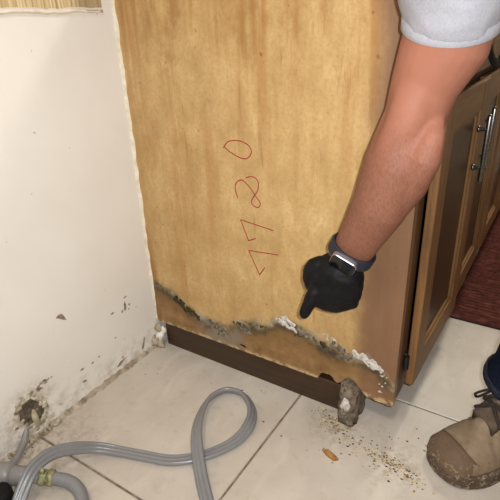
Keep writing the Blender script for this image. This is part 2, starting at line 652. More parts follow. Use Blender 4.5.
# floor: grout bed + one object per tile
floor = box('floor', (0, RY0, -0.05), (RX, RY1, -0.0025), M['grout'])
floor['kind'] = 'structure'
floor['label'] = 'pale beige square ceramic tiles with dirty grout'
GX, GY, TS, GAP = 0.4007, -0.3624, 0.459, 0.0045
tile_me = {}
for i in range(-1, 6):
    for j in range(-5, 7):
        x0, x1 = max(GX + i * TS + GAP / 2, 0.0), min(GX + (i + 1) * TS - GAP / 2, RX)
        y0, y1 = max(GY + j * TS + GAP / 2, RY0), min(GY + (j + 1) * TS - GAP / 2, RY1)
        if x1 - x0 < 0.02 or y1 - y0 < 0.02:
            continue
        key = (round(x0, 3) if i == -1 else 0, round(x1 - x0, 3), round(y1 - y0, 3))
        if i in (-1, 0) and j in (-1, 0):
            key = (i, j)
        box('tile', (x0, y0, -0.02), (x1, y1, 0.0), M['tile'], floor, 0.0012, 1)

# the wall behind the cabinets, with a knocked-out hole low down
def hole_cutter():
    bm = bmesh.new()
    bmesh.ops.create_icosphere(bm, subdivisions=3, radius=1.0)
    for v in bm.verts:
        d = 1 + 0.3 * mnoise.noise(v.co * 2.0 + Vector((4, 1, 7)))
        v.co = Vector((v.co.x * 0.03 * d, -0.362 + v.co.y * 0.027 * d - v.co.z * 0.006, 0.058 + v.co.z * 0.036 * d))
    me = bpy.data.meshes.new('cut')
    bm.to_mesh(me)
    bm.free()
    o = bpy.data.objects.new('cut', me)
    COL.objects.link(o)
    return o


wm = bpy.data.objects.new('tmpwall', box_geo((-0.12, RY0, -0.05), (0.0, RY1, RZ)))
COL.objects.link(wm)
cut = hole_cutter()
bo = wm.modifiers.new('b', 'BOOLEAN')
bo.operation = 'DIFFERENCE'
bo.solver = 'EXACT'
bo.object = cut
wall_me = bpy.data.meshes.new_from_object(wm.evaluated_get(bpy.context.evaluated_depsgraph_get()))
bpy.data.objects.remove(wm)
cm = cut.data
bpy.data.objects.remove(cut)
wall = link_mesh('wall_left', wall_me, M['wall'])
wall['kind'] = 'structure'
wall['label'] = 'off-white painted wall with chipped paint and a hole low down'
for v in cm.vertices:
    v.co.x = min(v.co.x * 0.985 - 0.0006, -0.003)
hl = link_mesh('hole_lining', cm, simple('shaded_hole_plaster', (52, 44, 34), (120, 106, 84), 90, 0.95, 0.6), wall)  # lining coloured dark to paint the shade inside the hole

# torn straw wallpaper that starts above the paint
tp = []
N = 180
for k in range(N + 1):
    y = -2.19 + 2.16 * k / N
    z = 0.772 + 0.004 * mnoise.noise(Vector((y * 18, 2, 0))) + 0.003 * mnoise.noise(Vector((y * 70, 5, 0)))
    tp.append((y, z))
v, f = [], []
for (y, z) in tp:
    v += [(0.0012, y, z), (0.0012, y, 2.395), (0.0, y, z), (0.0, y, 2.395)]
for k in range(N):
    a = 4 * k
    f += [(a, a + 4, a + 5, a + 1), (a, a + 2, a + 6, a + 4), (a + 1, a + 5, a + 7, a + 3)]
f += [(0, 1, 3, 2), (4 * N, 4 * N + 2, 4 * N + 3, 4 * N + 1)]
mesh_obj('wallpaper', v, f, M['straw'], wall)
# ridge of dried paint under the wallpaper
pts = [(0.0008, y, z - 0.006 + 0.002 * mnoise.noise(Vector((y * 40, 9, 0)))) for y, z in tp[100:]]
rv, rf = tube_geo(pts, [0.0028 + 0.0015 * mnoise.noise(Vector((p[1] * 55, 0, 3))) for p in pts], 8)
mesh_obj('paint_ridge', rv, rf, M['caulk'], wall, True)
box('bare_streak', (0.0, -0.075, 0.7665), (0.003, -0.040, 0.7685), M['chip'], wall, 0.0006, 1)

# chips in the paint
def chip(y, z, pts):
    poly = [(0.0006, y + a * 0.001, z + b * 0.001) for a, b in pts]
    base = [(0.0, p[1], p[2]) for p in poly]
    n = len(poly)
    mesh_obj('paint_chip', poly + base, [tuple(range(n))] + [(i, (i + 1) % n, n + (i + 1) % n, n + i) for i in range(n)],
             M['chip'], wall)


chip(-0.257, 0.219, [(-9, 4), (-3, 8), (6, 7), (10, -2), (13, -12), (6, -8), (1, -3), (-4, 1)])
chip(-0.093, 0.158, [(-4, -8), (-2, 6), (1, 13), (4, 3), (3, -8), (0, -12)])
chip(-0.103, 0.150, [(-3, -3), (0, 4), (3, 1), (2, -4)])
chip(-0.080, 0.156, [(-3, 0), (0, 4), (3, 0), (1, -3)])
chip(-0.083, 0.146, [(-2, 0), (0, 2), (2, 0), (0, -3)])
chip(-0.088, 0.178, [(-6, 2), (2, 4), (5, 1), (-2, 0)])
chip(-0.130, 0.160, [(-7, -1), (-1, 2), (5, 0), (0, -3)])
chip(-0.395, 0.235, [(-6, 6), (0, 9), (6, -4), (2, -10), (-3, -2)])
for k in range(16):
    y, z = rnd.uniform(-0.5, -0.04), rnd.uniform(0.03, 0.1)
    s = rnd.uniform(0.5, 1.3)
    chip(y, z * (0.4 if k % 2 else 1.0) + 0.018, [(-4 * s, -1), (-1 * s, 2.2 * s), (4 * s, 1.2), (2 * s, -2 * s)])
chip(-0.05, 0.03, [(-14, -12), (-8, 2), (-2, 14), (2, 16), (-3, 0), (-7, -12)])
chip(-0.13, 0.022, [(-16, -3), (-4, 6), (14, 8), (6, 2), (-6, -4)])

def struct_box(name, a, b, mat):
    o = box(name, a, b, mat)
    o['kind'] = 'structure'
    return o


plain = simple('plain_wall_paint', (214, 204, 188), (224, 215, 200), 5, 0.7)
struct_box('wall_back', (0, RY0 - 0.1, -0.05), (RX, RY0, RZ), plain)
struct_box('wall_far', (0, RY1, -0.05), (RX, RY1 + 0.1, RZ), plain)
struct_box('wall_right', (RX, RY0, -0.05), (RX + 0.1, RY1, RZ), plain)
struct_box('ceiling', (-0.1, RY0, RZ), (RX + 0.1, RY1, RZ + 0.1), plain)

# ceiling lamp fixture above the lamp's light
em = bpy.data.materials.new('lamp_diffuser')
em.use_nodes = True
em.node_tree.nodes['Principled BSDF'].inputs['Emission Color'].default_value = (1, 0.93, 0.82, 1)
em.node_tree.nodes['Principled BSDF'].inputs['Emission Strength'].default_value = 3
for lx, ly, lab in ((0.75, -1.25, 'round white flush ceiling lamp nearest the chipped wall'), (0.85, 1.3, 'round white flush ceiling lamp above the dark red mat')):
    lamp = empty('ceiling_lamp', (lx, ly, RZ))
    tag(lamp, lab, 'lamp')
    v, f = loft_rings([ring(Vector((lx, ly, z)), Vector((r, 0, 0)), Vector((0, r, 0)), 32) for z, r in
                       ((2.4, 0.235), (2.365, 0.235), (2.35, 0.228), (2.35, 0.218), (2.362, 0.21))])
    mesh_obj('rim', v, f, M['steel'], lamp, True)
    v, f = loft_rings([ring(Vector((lx, ly, z)), Vector((r, 0, 0)), Vector((0, r, 0)), 32) for z, r in
                       ((2.36, 0.209), (2.352, 0.205), (2.345, 0.16), (2.342, 0.05))])
    mesh_obj('diffuser', v, f, em, lamp, True)

# dirty joint between wall and floor
def joint(name, p0, p1, n, r0, mat, seed, ax):
    rings = []
    for k in range(n + 1):
        t = k / n
        c = Vector(p0).lerp(Vector(p1), t)
        q = Vector((t * n * 0.21, seed, 0))
        r = r0 * (1 + 0.6 * mnoise.noise(q) + 0.5 * mnoise.noise(q * 3.1))
        r = max(r, r0 * 0.25)
        rr = r0 * (1 + 0.8 * mnoise.noise(q * 1.7 + Vector((9, 0, 0))))
        rr = max(rr, r0 * 0.25)
        a, b = ax
        rings.append([c, c + Vector(a) * rr, c + Vector(a) * rr * 0.45 + Vector(b) * r * 0.4, c + Vector(b) * r])
    v, f = loft_rings(rings)
    return mesh_obj(name, v, f, mat)


j1 = joint('trim_1', (0, -1.2, 0), (0, -0.002, 0), 260, 0.0085, M['dirt'], 3, ((1, 0, 0), (0, 0, 1)))
j1['kind'] = 'structure'
j1['label'] = 'crumbling dirty joint between wall and floor'
j2 = joint('trim_2', (0, 0, 0.075), (0, 0, 0.86), 90, 0.0050, M['caulk'], 8, ((1, 0, 0), (0, -1, 0)))
j2['kind'] = 'structure'
j2['label'] = 'ragged cream caulk between wall and cabinet side'
for k, (x, y, z, r) in enumerate(((0.006, -0.004, 0.05, 0.012), (0.01, -0.006, 0.03, 0.014), (0.004, -0.02, 0.02, 0.014), (0.018, 0.0, 0.045, 0.009), (0.014, -0.012, 0.01, 0.012))):
    blob('plaster_crumb', (x, y, z), (r * 0.9, r * 0.8, r * 1.1), M['wall'] if k % 2 else M['dirt'], wall, k + 1, 0.5, 1.8, 2)

# ------------------------------------------------------------------ cabinets
W, ZB, ZT = 0.600, 0.0672, 0.835
XF0, XF1 = 0.6065, 0.6225          # back and front face of the doors


def cabinet(name, label, y0, y1, doors, drawer_h=(0.640, 0.815), first=False):
    c = empty(name, (0.3, y0, 0.0))
    tag(c, label, 'cabinet', 'base cabinets along the white wall')
    if not first:
        box('side_panel', (0.003, y0, ZB), (0.598, y0 + 0.016, ZT), M['carcass'], c)
    box('side_panel', (0.003, y1 - 0.016, ZB), (0.598, y1 - 0.001, ZT), M['carcass'], c)
    box('bottom_panel', (0.003, y0 + 0.0185, ZB + 0.012), (0.58, y1 - 0.017, ZB + 0.028), M['carcass'], c)
    box('back_panel', (0.003, y0 + 0.0185, ZB + 0.03), (0.010, y1 - 0.017, ZT - 0.03), M['carcass'], c)
    s = y0 + (0.0185 if first else 0.017)
    box('face_frame_stile', (0.581, s, ZB), (0.600, y0 + 0.06, ZT), M['frame'], c, 0.001, 1)
    box('face_frame_stile', (0.581, y1 - 0.045, ZB), (0.600, y1 - 0.0165, ZT), M['frame'], c, 0.001, 1)
    for z0, z1 in ((ZB, ZB + 0.035), (0.612, 0.65), (0.80, ZT)):
        box('face_frame_rail', (0.5815, y0 + 0.061, z0), (0.5995, y1 - 0.046, z1), M['frame'], c, 0.001, 1)
    for (a, b, hy, hinge_y, ang) in doors:
        door(c, a, b, ZB + 0.024, 0.622, hy, hinge_y, ang)
        drawer(c, a, b, drawer_h[0], drawer_h[1])
    return c


def door(c, a, b, z0, z1, hy, hinge_y, ang):
    st = 0.056
    bt = 0.006
    loc = c.location
    v, f = [], []
    geos = []

    def add(p, q, bev=0.003):
        me = box_geo(p, q, bev, 2)
        geos.append(([vv.co.copy() for vv in me.vertices], [tuple(pp.vertices) for pp in me.polygons]))
    d = empty('door')
    d.parent = c
    bpy.data.objects.remove(d)
    body_mat = M['door']
    add((XF0, a, z0), (XF1, a + st, z1))
    add((XF0, b - st, z0), (XF1, b, z1))
    gv, gf = merge(geos)
    dr = mesh_obj('door', gv, gf, body_mat, c)
    rail1 = box('rail', (XF0 + 0.0005, a + st - 0.002, z0), (XF1 - 0.0006, b - st + 0.002, z0 + st), M['doorh'], None, 0.003)
    rail2 = box('rail', (XF0 + 0.0005, a + st - 0.002, z1 - st), (XF1 - 0.0006, b - st + 0.002, z1), M['doorh'], None, 0.003)
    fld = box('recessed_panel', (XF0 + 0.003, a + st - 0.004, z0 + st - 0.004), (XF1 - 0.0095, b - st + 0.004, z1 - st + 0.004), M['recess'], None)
    kids = [rail1, rail2, fld]
    # beading round the recess
    for (p, q) in (((XF1 - 0.0105, a + st, z0 + st), (XF1 - 0.004, a + st + 0.009, z1 - st)),
                   ((XF1 - 0.0105, b - st - 0.009, z0 + st), (XF1 - 0.004, b - st, z1 - st))):
        kids.append(box('bead', p, q, M['door'], None, 0.002, 1))
    for (p, q) in (((XF1 - 0.0105, a + st + 0.009, z0 + st), (XF1 - 0.004, b - st - 0.009, z0 + st + 0.009)),
                   ((XF1 - 0.0105, a + st + 0.009, z1 - st - 0.009), (XF1 - 0.004, b - st - 0.009, z1 - st))):
        kids.append(box('bead', p, q, M['doorh'], None, 0.002, 1))
    # bar pull
    zc = 0.495
    hgeo = []
    hgeo.append(round_tube([(XF1 + 0.018, hy, zc - 0.062), (XF1 + 0.018, hy, zc + 0.062)], 0.005, 12))
    for dz in (-0.038, 0.038):
        hgeo.append(tube_geo([(XF1 - 0.001, hy, zc + dz), (XF1 + 0.004, hy, zc + dz), (XF1 + 0.0041, hy, zc + dz), (XF1 + 0.018, hy, zc + dz)],
                             [0.0065, 0.0065, 0.004, 0.004], 10))
    hv, hf = merge(hgeo)
    kids.append(mesh_obj('handle', hv, hf, M['steel'], None, True))
    # hinges on the hinge side
    for hz in (z0 + 0.055, z1 - 0.06):
        hg = []
        sg = 1 if hinge_y < (a + b) / 2 else -1
        me = box_geo((0.6003, hinge_y - 0.004 if sg > 0 else hinge_y - 0.014, hz - 0.016), (0.6062, hinge_y + 0.014 if sg > 0 else hinge_y + 0.004, hz + 0.016), 0.0015, 1)
        hg.append(([q.co.copy() for q in me.vertices], [tuple(p.vertices) for p in me.polygons]))
        hg.append(tube_geo([(0.6065, hinge_y - sg * 0.006, hz - 0.014), (0.6065, hinge_y - sg * 0.006, hz + 0.014)], 0.0055, 10))
        v2, f2 = merge(hg)
        kids.append(mesh_obj('hinge', v2, f2, M['hinge'], None))
        kids.append(box('hinge_screw_plate', (0.603, hinge_y - sg * 0.0065 - 0.004, hz - 0.007), (0.610, hinge_y - sg * 0.0065 + 0.001, hz + 0.007), M['steel'], None, 0.001, 1))
    for k in kids:
        k.parent = dr
        k.location = (0, 0, 0)
    if ang:
        piv = Vector((XF0, a, 0))
        base = Vector(dr.location)
        r = Matrix.Rotation(ang, 4, 'Z')
        dr.rotation_euler = (0, 0, ang)
        dr.location = base + piv - (r.to_3x3() @ piv)
    return dr


def drawer(c, a, b, z0, z1):
    d = box('drawer', (XF0, a, z0), (XF1, b, z1), M['doorh'], c, 0.004)
    yc, zc = (a + b) / 2, (z0 + z1) / 2
    hg = [round_tube([(XF1 + 0.028, yc - 0.06, zc), (XF1 + 0.028, yc + 0.06, zc)], 0.0055, 12)]
    for dy in (-0.04, 0.04):
        hg.append(tube_geo([(XF1 - 0.001, yc + dy, zc), (XF1 + 0.028, yc + dy, zc)], 0.004, 10))
    hv, hf = merge(hg)
    h = mesh_obj('handle', hv, hf, M['steel'], None, True)
    h.parent = d
    return d


c1 = cabinet('base_cabinet', 'near oak base cabinet with faded, rotting side panel marked in red', 0.0, 0.72,
             [(0.044, 0.372, 0.308, 0.044, math.radians(-1.3)), (0.380, 0.690, 0.404, 0.690, 0)], first=True)
c2 = cabinet('base_cabinet', 'middle oak base cabinet standing beside the dark red floor mat', 0.722, 1.40,
             [(0.745, 1.055, 1.025, 0.745, 0), (1.065, 1.378, 1.095, 1.378, 0)])
c3 = cabinet('base_cabinet', 'farthest oak base cabinet in the shade behind the person\'s arm', 1.402, 2.05,
             [(1.425, 1.72, 1.69, 1.425, 0), (1.73, 2.028, 1.76, 2.028, 0)])

# the near side panel: outline with rotted lower edge, extruded
out = [(0.003, ZT), (0.003, 0.069)]
x = 0.003
while x < 0.44:
    x += 0.011
    out.append((x, ZB + 0.0012 * mnoise.noise(Vector((x * 60, 1, 1))) + 0.001))
out += [(0.442, 0.066), (0.444, 0.075), (0.449, 0.083), (0.456, 0.087), (0.463, 0.0865), (0.469, 0.088), (0.476, 0.084), (0.480, 0.077), (0.487, 0.0745), (0.495, 0.080),
        (0.508, 0.097), (0.520, 0.094), (0.532, 0.083), (0.542, 0.071), (0.550, 0.0645), (0.558, 0.066), (0.565, 0.063), (0.578, 0.0645),
        (0.590, 0.062), (0.600, 0.064), (0.600, ZT)]
n = len(out)
v = [(a, 0.0, b) for a, b in out] + [(a, 0.0175, b) for a, b in out]
f = [tuple(range(n)), tuple(range(2 * n - 1, n - 1, -1))] + [(i, n + i, n + (i + 1) % n, (i + 1) % n) for i in range(n)]
sp = mesh_obj('side_panel', v, f, M['panel'], c1)
sp['label'] = 'tan faded side panel with water streaks and rotted foot'

# red numbers written by hand, top to bottom
STROKES = [[(0.239, 0.526), (0.252, 0.539), (0.277, 0.542), (0.296, 0.535), (0.301, 0.523), (0.291, 0.511), (0.275, 0.511), (0.255, 0.519), (0.241, 0.528)],
           [(0.266, 0.432), (0.261, 0.45), (0.266, 0.463), (0.279, 0.468), (0.296, 0.455), (0.307, 0.441), (0.317, 0.428), (0.311, 0.419), (0.299, 0.423), (0.299, 0.434), (0.312, 0.453), (0.313, 0.471), (0.301, 0.478), (0.287, 0.474)]]
SHARP = [[(0.344, 0.378), (0.27, 0.387), (0.287, 0.345), (0.304, 0.354)],
         [(0.354, 0.329), (0.286, 0.324), (0.31, 0.275), (0.323, 0.294)]]


def stroke(pts):
    v, f = tube_geo([(a, 0.0, b) for a, b in pts], 0.0011, 8)
    v = [(p[0], p[1] * 0.35, p[2]) for p in v]
    o = mesh_obj('red_digit', v, f, M['ink'], None, True)
    o.parent = sp


for s in STROKES:
    stroke([(p[0], p[1]) for p in smooth_pts([(a, b, 0) for a, b in s], 5)])
for s in SHARP:
    q = []
    for i in range(len(s) - 1):
        for t in (0.0, 0.04, 0.35, 0.65, 0.96):
            q.append((s[i][0] + (s[i + 1][0] - s[i][0]) * t, s[i][1] + (s[i + 1][1] - s[i][1]) * t))
    q.append(s[-1])
    stroke(q)


# mould growing out of the panel: clumps of small lumps melted together
def clump(name, pts, mat, seed, vox=0.0012):
    rr = random.Random(seed)
    geos = []
    for (x, z, r, m) in pts:
        for k in range(m):
            a = rr.uniform(0, 6.28)
            q = rr.uniform(0, 1) ** 0.6 * r
            s = rr.uniform(0.25, 0.55) * r
            bm = bmesh.new()
            bmesh.ops.create_icosphere(bm, subdivisions=1, radius=1)
            c = Vector((x + math.cos(a) * q * 1.35, 0.0, z + math.sin(a) * q * 0.75))
            vv = [Vector((p.co.x * s, p.co.y * s * 0.32, p.co.z * s)) + c for p in bm.verts]
            ff = [tuple(t.index for t in p.verts) for p in bm.faces]
            bm.free()
            geos.append((vv, ff))
    return remesh(name, geos, vox, 5, 0.5, mat, sp, lambda c: 0.0007 * mnoise.noise(c * 300))


def fix(o):
    o.location = (0, 0, 0)
    return o


fix(clump('mould_crust', [(0.362, 0.183, 0.012, 14), (0.376, 0.178, 0.011, 14), (0.388, 0.170, 0.009, 10)], M['crust'], 1))
fix(clump('mould_crust', [(0.527, 0.155, 0.012, 16), (0.542, 0.152, 0.011, 14), (0.556, 0.145, 0.011, 14), (0.568, 0.140, 0.010, 14), (0.577, 0.128, 0.006, 6)], M['crust'], 2))
fix(clump('mould_crust', [(0.470, 0.172, 0.008, 8), (0.460, 0.180, 0.006, 5)], M['crust'], 3))
fix(clump('mould_crust', [(0.570, 0.105, 0.006, 6), (0.574, 0.09, 0.005, 6), (0.578, 0.115, 0.005, 4)], M['crust'], 4))
fix(clump('mould_growth', [(0.478, 0.160, 0.012, 12), (0.492, 0.150, 0.012, 14), (0.503, 0.143, 0.010, 10)], M['crustgrey'], 5))
fix(clump('mould_growth', [(0.268, 0.128, 0.010, 12), (0.275, 0.121, 0.008, 10)], M['crustgrey'], 6))
fix(clump('mould_growth', [(0.172, 0.118, 0.009, 8), (0.19, 0.112, 0.012, 10), (0.212, 0.108, 0.012, 10), (0.204, 0.092, 0.010, 8)], M['crustgrey'], 7))
fix(clump('mould_growth', [(0.408, 0.166, 0.010, 10), (0.425, 0.161, 0.010, 10), (0.44, 0.158, 0.009, 8)], M['crustgrey'], 8))
fix(clump('mould_growth', [(0.028, 0.172, 0.008, 8), (0.04, 0.166, 0.008, 8)], M['crustgrey'], 9))
fix(clump('mould_spot', [(0.074, 0.150, 0.010, 12), (0.087, 0.142, 0.013, 18), (0.102, 0.134, 0.012, 14), (0.118, 0.126, 0.010, 12), (0.135, 0.120, 0.009, 10)], M['crustdark'], 10))
fix(clump('mould_spot', [(0.245, 0.137, 0.008, 8), (0.256, 0.141, 0.006, 6)], M['crustdark'], 11))
for k, q in enumerate(((0.398, 0.158, 0.007, 9), (0.45, 0.155, 0.008, 10), (0.31, 0.150, 0.006, 7))):
    fix(clump('mould_spot', [q], M['crustdark'], 12 + k))
fix(clump('rot_hole_shade', [(0.259, 0.083, 0.006, 7)], M['hole'], 23))  # dark bumps painted as the shade in a small rot hole
# plinth below, dark brown, with a rotten front end
box('toe_kick', (0.022, 0.006, 0.0), (0.497, 0.022, ZB - 0.0008), M['kick'], c1, 0.0012, 1)
box('toe_kick', (0.500, 0.045, 0.0), (0.516, 0.72, ZB + 0.004), M['kick'], c1, 0.0012, 1)
box('toe_kick', (0.500, 0.722, 0.0), (0.516, 1.40, ZB - 0.001), M['kick'], c2, 0.0012, 1)
box('toe_kick', (0.500, 1.402, 0.0), (0.516, 2.05, ZB - 0.001), M['kick'], c3, 0.0012, 1)
box('rot_cavity_shade', (0.44, 0.0185, ZB), (0.56, 0.03, 0.12), M['hole'], c1)  # solid dark block standing in for shade behind the rotted notch


def rotten_end():
    bm = bmesh.new()
    bmesh.ops.create_cube(bm, size=1)
    bmesh.ops.subdivide_edges(bm, edges=list(bm.edges), cuts=7, use_grid_fill=True)
    for v in bm.verts:
        u, q, h = v.co.x + 0.5, v.co.y + 0.5, v.co.z + 0.5
        p = Vector((0.499 + u * 0.034, -0.026 + q * 0.062 + 0.012 * h, h * (0.083 - 0.012 * u)))
        d = Vector((mnoise.noise(p * 60), mnoise.noise(p * 60 + Vector((7, 0, 0))), mnoise.noise(p * 60 + Vector((0, 9, 0)))))
        d += 0.5 * Vector((mnoise.noise(p * 150), mnoise.noise(p * 150 + Vector((7, 0, 0))), mnoise.noise(p * 150 + Vector((0, 9, 0)))))
        p += d * 0.006
        p.z = max(p.z, 0.0)
        if h == 0:
            p.z = 0.0
        v.co = p
    me = bpy.data.meshes.new('rotten_plinth_end')
    bm.to_mesh(me)
    bm.free()
    o = link_mesh('rotten_plinth_end', me, M['rotwood'], c1, True)
    o['label'] = 'swollen grey mouldy end of the plinth board'
    return o


rotten_end()
for k, (x, y, z, r, m) in enumerate(((0.514, -0.022, 0.045, 0.012, 'crust'), (0.512, -0.026, 0.024, 0.011, 'crustgrey'), (0.506, -0.012, 0.075, 0.010, 'crustgrey'))):
    fix_o = blob('mould_crust', (x, y, z), (r * 0.8, r * 0.5, r * 1.3), M[m], c1, k + 11, 0.4, 2.0, 3)

wt = empty('worktop', (0.31, 0, 0.837))
tag(wt, 'long kitchen worktop lying on the oak base cabinets', 'worktop')
box('slab', (0.002, -0.012, 0.837), (0.632, 2.06, 0.872), M['worktop'], wt, 0.004)
box('upstand', (0.002, -0.012, 0.8725), (0.020, 2.06, 0.95), M['worktop'], wt, 0.003)

# black strap hanging in a loop at a drawer
pts = smooth_pts([(0.643, 0.060, 0.845), (0.652, 0.050, 0.79), (0.660, 0.046, 0.72), (0.663, 0.060, 0.690), (0.665, 0.105, 0.670), (0.664, 0.17, 0.668), (0.660, 0.225, 0.695), (0.652, 0.24, 0.76), (0.643, 0.235, 0.845)], 6)
rings = []
for i, p in enumerate(pts):
    t = (pts[min(i + 1, len(pts) - 1)] - pts[max(i - 1, 0)]).normalized()
    a = Vector((1, 0, 0))
    a = (a - t * a.dot(t)).normalized()
    b = t.cross(a)
    rings.append(ring(p, a * 0.003, b * 0.0065, 10, 0.6))
v, f = loft_rings(rings)
v2, f2 = tube_geo([(0.600, 0.060, 0.8755), (0.632, 0.060, 0.8765), (0.643, 0.060, 0.872), (0.643, 0.060, 0.84)], 0.0035, 8)
v3, f3 = tube_geo([(0.600, 0.235, 0.8755), (0.632, 0.235, 0.8765), (0.643, 0.235, 0.872), (0.643, 0.235, 0.84)], 0.0035, 8)
gv, gf = merge([(v, f), (v2, f2), (v3, f3)])
tag(mesh_obj('strap', gv, gf, M['black'], None, True), 'black strap hanging in a loop from the worktop over drawer', 'strap')

# ------------------------------------------------------------------ floor mat
fm = empty('floor_mat', (0.9, 1.0, 0))
tag(fm, 'dark maroon ribbed floor mat in front of the far cabinets', 'mat')
box('backing', (0.60, 0.474, 0.0002), (1.25, 1.95, 0.004), M['black'], fm, 0.001, 1)
v, f = [], []
NR = 90
for k in range(NR):
    y0 = 0.476 + k * (1.47 / NR)
    h = 1.47 / NR
    b = len(v)
    for yy, zz in ((0, 0.004), (h * 0.25, 0.0085), (h * 0.7, 0.0085), (h * 0.98, 0.004)):
        v += [(0.603, y0 + yy, zz), (1.247, y0 + yy, zz)]
    f += [(b, b + 1, b + 3, b + 2), (b + 2, b + 3, b + 5, b + 4), (b + 4, b + 5, b + 7, b + 6), (b, b + 2, b + 4, b + 6), (b + 1, b + 7, b + 5, b + 3), (b, b + 6, b + 7, b + 1)]
mesh_obj('pile', v, f, M['mat'], fm)['kind'] = 'stuff'

# ------------------------------------------------------------------ hoses and fitting at the lower left
HP = [(0.50, -1.3, 0), (0.53, -1.0, 0), (0.54, -0.75, 0), (0.51, -0.52, 0), (0.46, -0.39, 0), (0.413, -0.332, 0), (0.383, -0.307, 0), (0.343, -0.271, 0), (0.295, -0.219, 20), (0.261, -0.163, 45), (0.247, -0.114, 60), (0.262, -0.076, 60), (0.301, -0.068, 55),
      (0.340, -0.094, 45), (0.358, -0.129, 30), (0.358, -0.171, 10), (0.340, -0.213, 0), (0.313, -0.248, 0), (0.277, -0.277, 0), (0.23, -0.294, 0), (0.181, -0.31, 0),
      (0.144, -0.331, 15), (0.122, -0.367, 40), (0.112, -0.404, 50), (0.115, -0.442, 50), (0.127, -0.478, 30), (0.143, -0.505, 10), (0.19, -0.56, 0), (0.24, -0.68, 0), (0.22, -0.85, 0), (0.16, -1.05, 0), (0.14, -1.3, 0)]
LIFT = {1: 0.004, 2: 0.012, 3: 0.016, 4: 0.006, 11: 0.0, 12: 0.0, 16: 0.006, 17: 0.022, 18: 0.036, 19: 0.038, 20: 0.022, 21: 0.008}
HW, HT = 0.0118, 0.0050
raw = []
for i, (x, y, tw) in enumerate(HP):
    a = math.radians(tw)
    raw.append((Vector((x, y, 0.0015 + HW * math.sin(a) + HT * math.cos(a) + LIFT.get(i - 5, 0))), a))
P = smooth_pts([p for p, a in raw], 6)
A = [q.x for q in smooth_pts([Vector((a, 0, 0)) for p, a in raw], 6)]
rings = []
prof = []
for k in range(36):
    t = 2 * math.pi * k / 36
    u = math.cos(t)
    th = 0.0022 + 0.0026 * abs(math.cos(u * 1.5 * math.pi)) ** 0.7 if abs(u) < 0.999 else 0.0
    th *= math.sqrt(max(0.0, 1 - abs(u) ** 6))
    prof.append((u * HW, math.copysign(th, math.sin(t)) if abs(math.sin(t)) > 1e-6 else 0.0))
for i, p in enumerate(P):
    t = (P[min(i + 1, len(P) - 1)] - P[max(i - 1, 0)]).normalized()
    side = t.cross(Vector((0, 0, 1))).normalized()
    nz = side.cross(t).normalized()
    ca, sa = math.cos(A[i]), math.sin(A[i])
    a1 = side * ca + nz * sa
    a2 = nz * ca - side * sa
    rings.append([p + a1 * u + a2 * w_ for u, w_ in prof])
v, f = loft_rings(rings)
tag(mesh_obj('hose', v, f, M['hose'], None, True), 'ribbed flat grey hose looped on the floor tiles', 'hose')

fit = empty('pipe_fitting', (0.06, -0.46, 0))
tag(fit, 'stepped grey plastic pipe fitting with black cap on the floor', 'pipe fitting')
d0, d1 = Vector((0.015, -0.489, 0.030)), Vector((0.123, -0.430, 0.024))


def seg(name, t0, t1, r, mat, parent, rib=False):
    a, b = d0.lerp(d1, t0), d0.lerp(d1, t1)
    n_ = 7
    pts = [a.lerp(b, k / n_) for k in range(n_ + 1)]
    rr = [r * (0.9 if k in (0, n_) else 1.0) * (1.05 if rib and k % 2 else 1.0) for k in range(n_ + 1)]
    v, f = tube_geo(pts, rr, 18)
    return mesh_obj(name, v, f, mat, parent, True)


seg('body', 0.0, 0.52, 0.021, M['pvc'], fit)
seg('collar', 0.50, 0.74, 0.0165, M['pvc'], fit, True)
seg('neck', 0.72, 0.93, 0.012, M['pvc'], fit)
seg('collar', 0.02, 0.14, 0.023, M['pvc'], fit)
v, f = tube_geo([(0.094, -0.497, 0.0), (0.094, -0.497, 0.006), (0.094, -0.497, 0.034), (0.094, -0.497, 0.042), (0.094, -0.497, 0.044)], [0.019, 0.021, 0.021, 0.019, 0.012], 24)
mesh_obj('black_cap', v, f, M['black'], fit, True)
b0 = d0.lerp(d1, 0.92)
br = empty('hose_connector', (b0.x, b0.y, 0))
tag(br, 'corroded brass hose clamp with green bloom beside grey fitting', 'clamp')
dd = (d1 - d0).normalized()
v, f = tube_geo([b0 + dd * t for t in (0.0, 0.002, 0.010, 0.0101, 0.016, 0.0161, 0.024, 0.026)], [0.012, 0.014, 0.014, 0.0125, 0.0125, 0.0142, 0.0142, 0.012], 14)
for i in range(len(v)):
    v[i] = v[i] + Vector((mnoise.noise(v[i] * 200), mnoise.noise(v[i] * 200 + Vector((5, 0, 0))), mnoise.noise(v[i] * 200 + Vector((0, 5, 0))))) * 0.0012
mesh_obj('ring', v, f, M['brass'], br, True)
v, f = tube_geo([b0 + dd * 0.008 + Vector((0, 0, 0.010)), b0 + dd * 0.008 + Vector((0.002, -0.002, 0.024))], [0.005, 0.004], 8)
mesh_obj('screw', v, f, M['brass'], br, True)
e0 = b0 + dd * 0.024
pts = smooth_pts([e0, (0.165, -0.412, 0.020), (0.192, -0.414, 0.015), (0.217, -0.429, 0.0125), (0.243, -0.455, 0.0125), (0.275, -0.50, 0.0125), (0.32, -0.60, 0.0125), (0.34, -0.80, 0.0125), (0.30, -1.05, 0.0125), (0.29, -1.3, 0.0125)], 6)
rr = []
tag(tube('drain_hose', pts, 0.0115, M['hose'], None, 14), 'short smooth grey hose bending away from the corroded brass clamp', 'hose')
tag(tube('supply_pipe', smooth_pts([(-0.012, -0.372, 0.045), (0.004, -0.388, 0.022), (0.020, -0.415, 0.012), (0.038, -0.448, 0.0105), (0.047, -0.462, 0.012)], 5), 0.0065, M['pvc'], None, 12),
    'thin grey pipe running from the wall hole to the fitting', 'pipe')

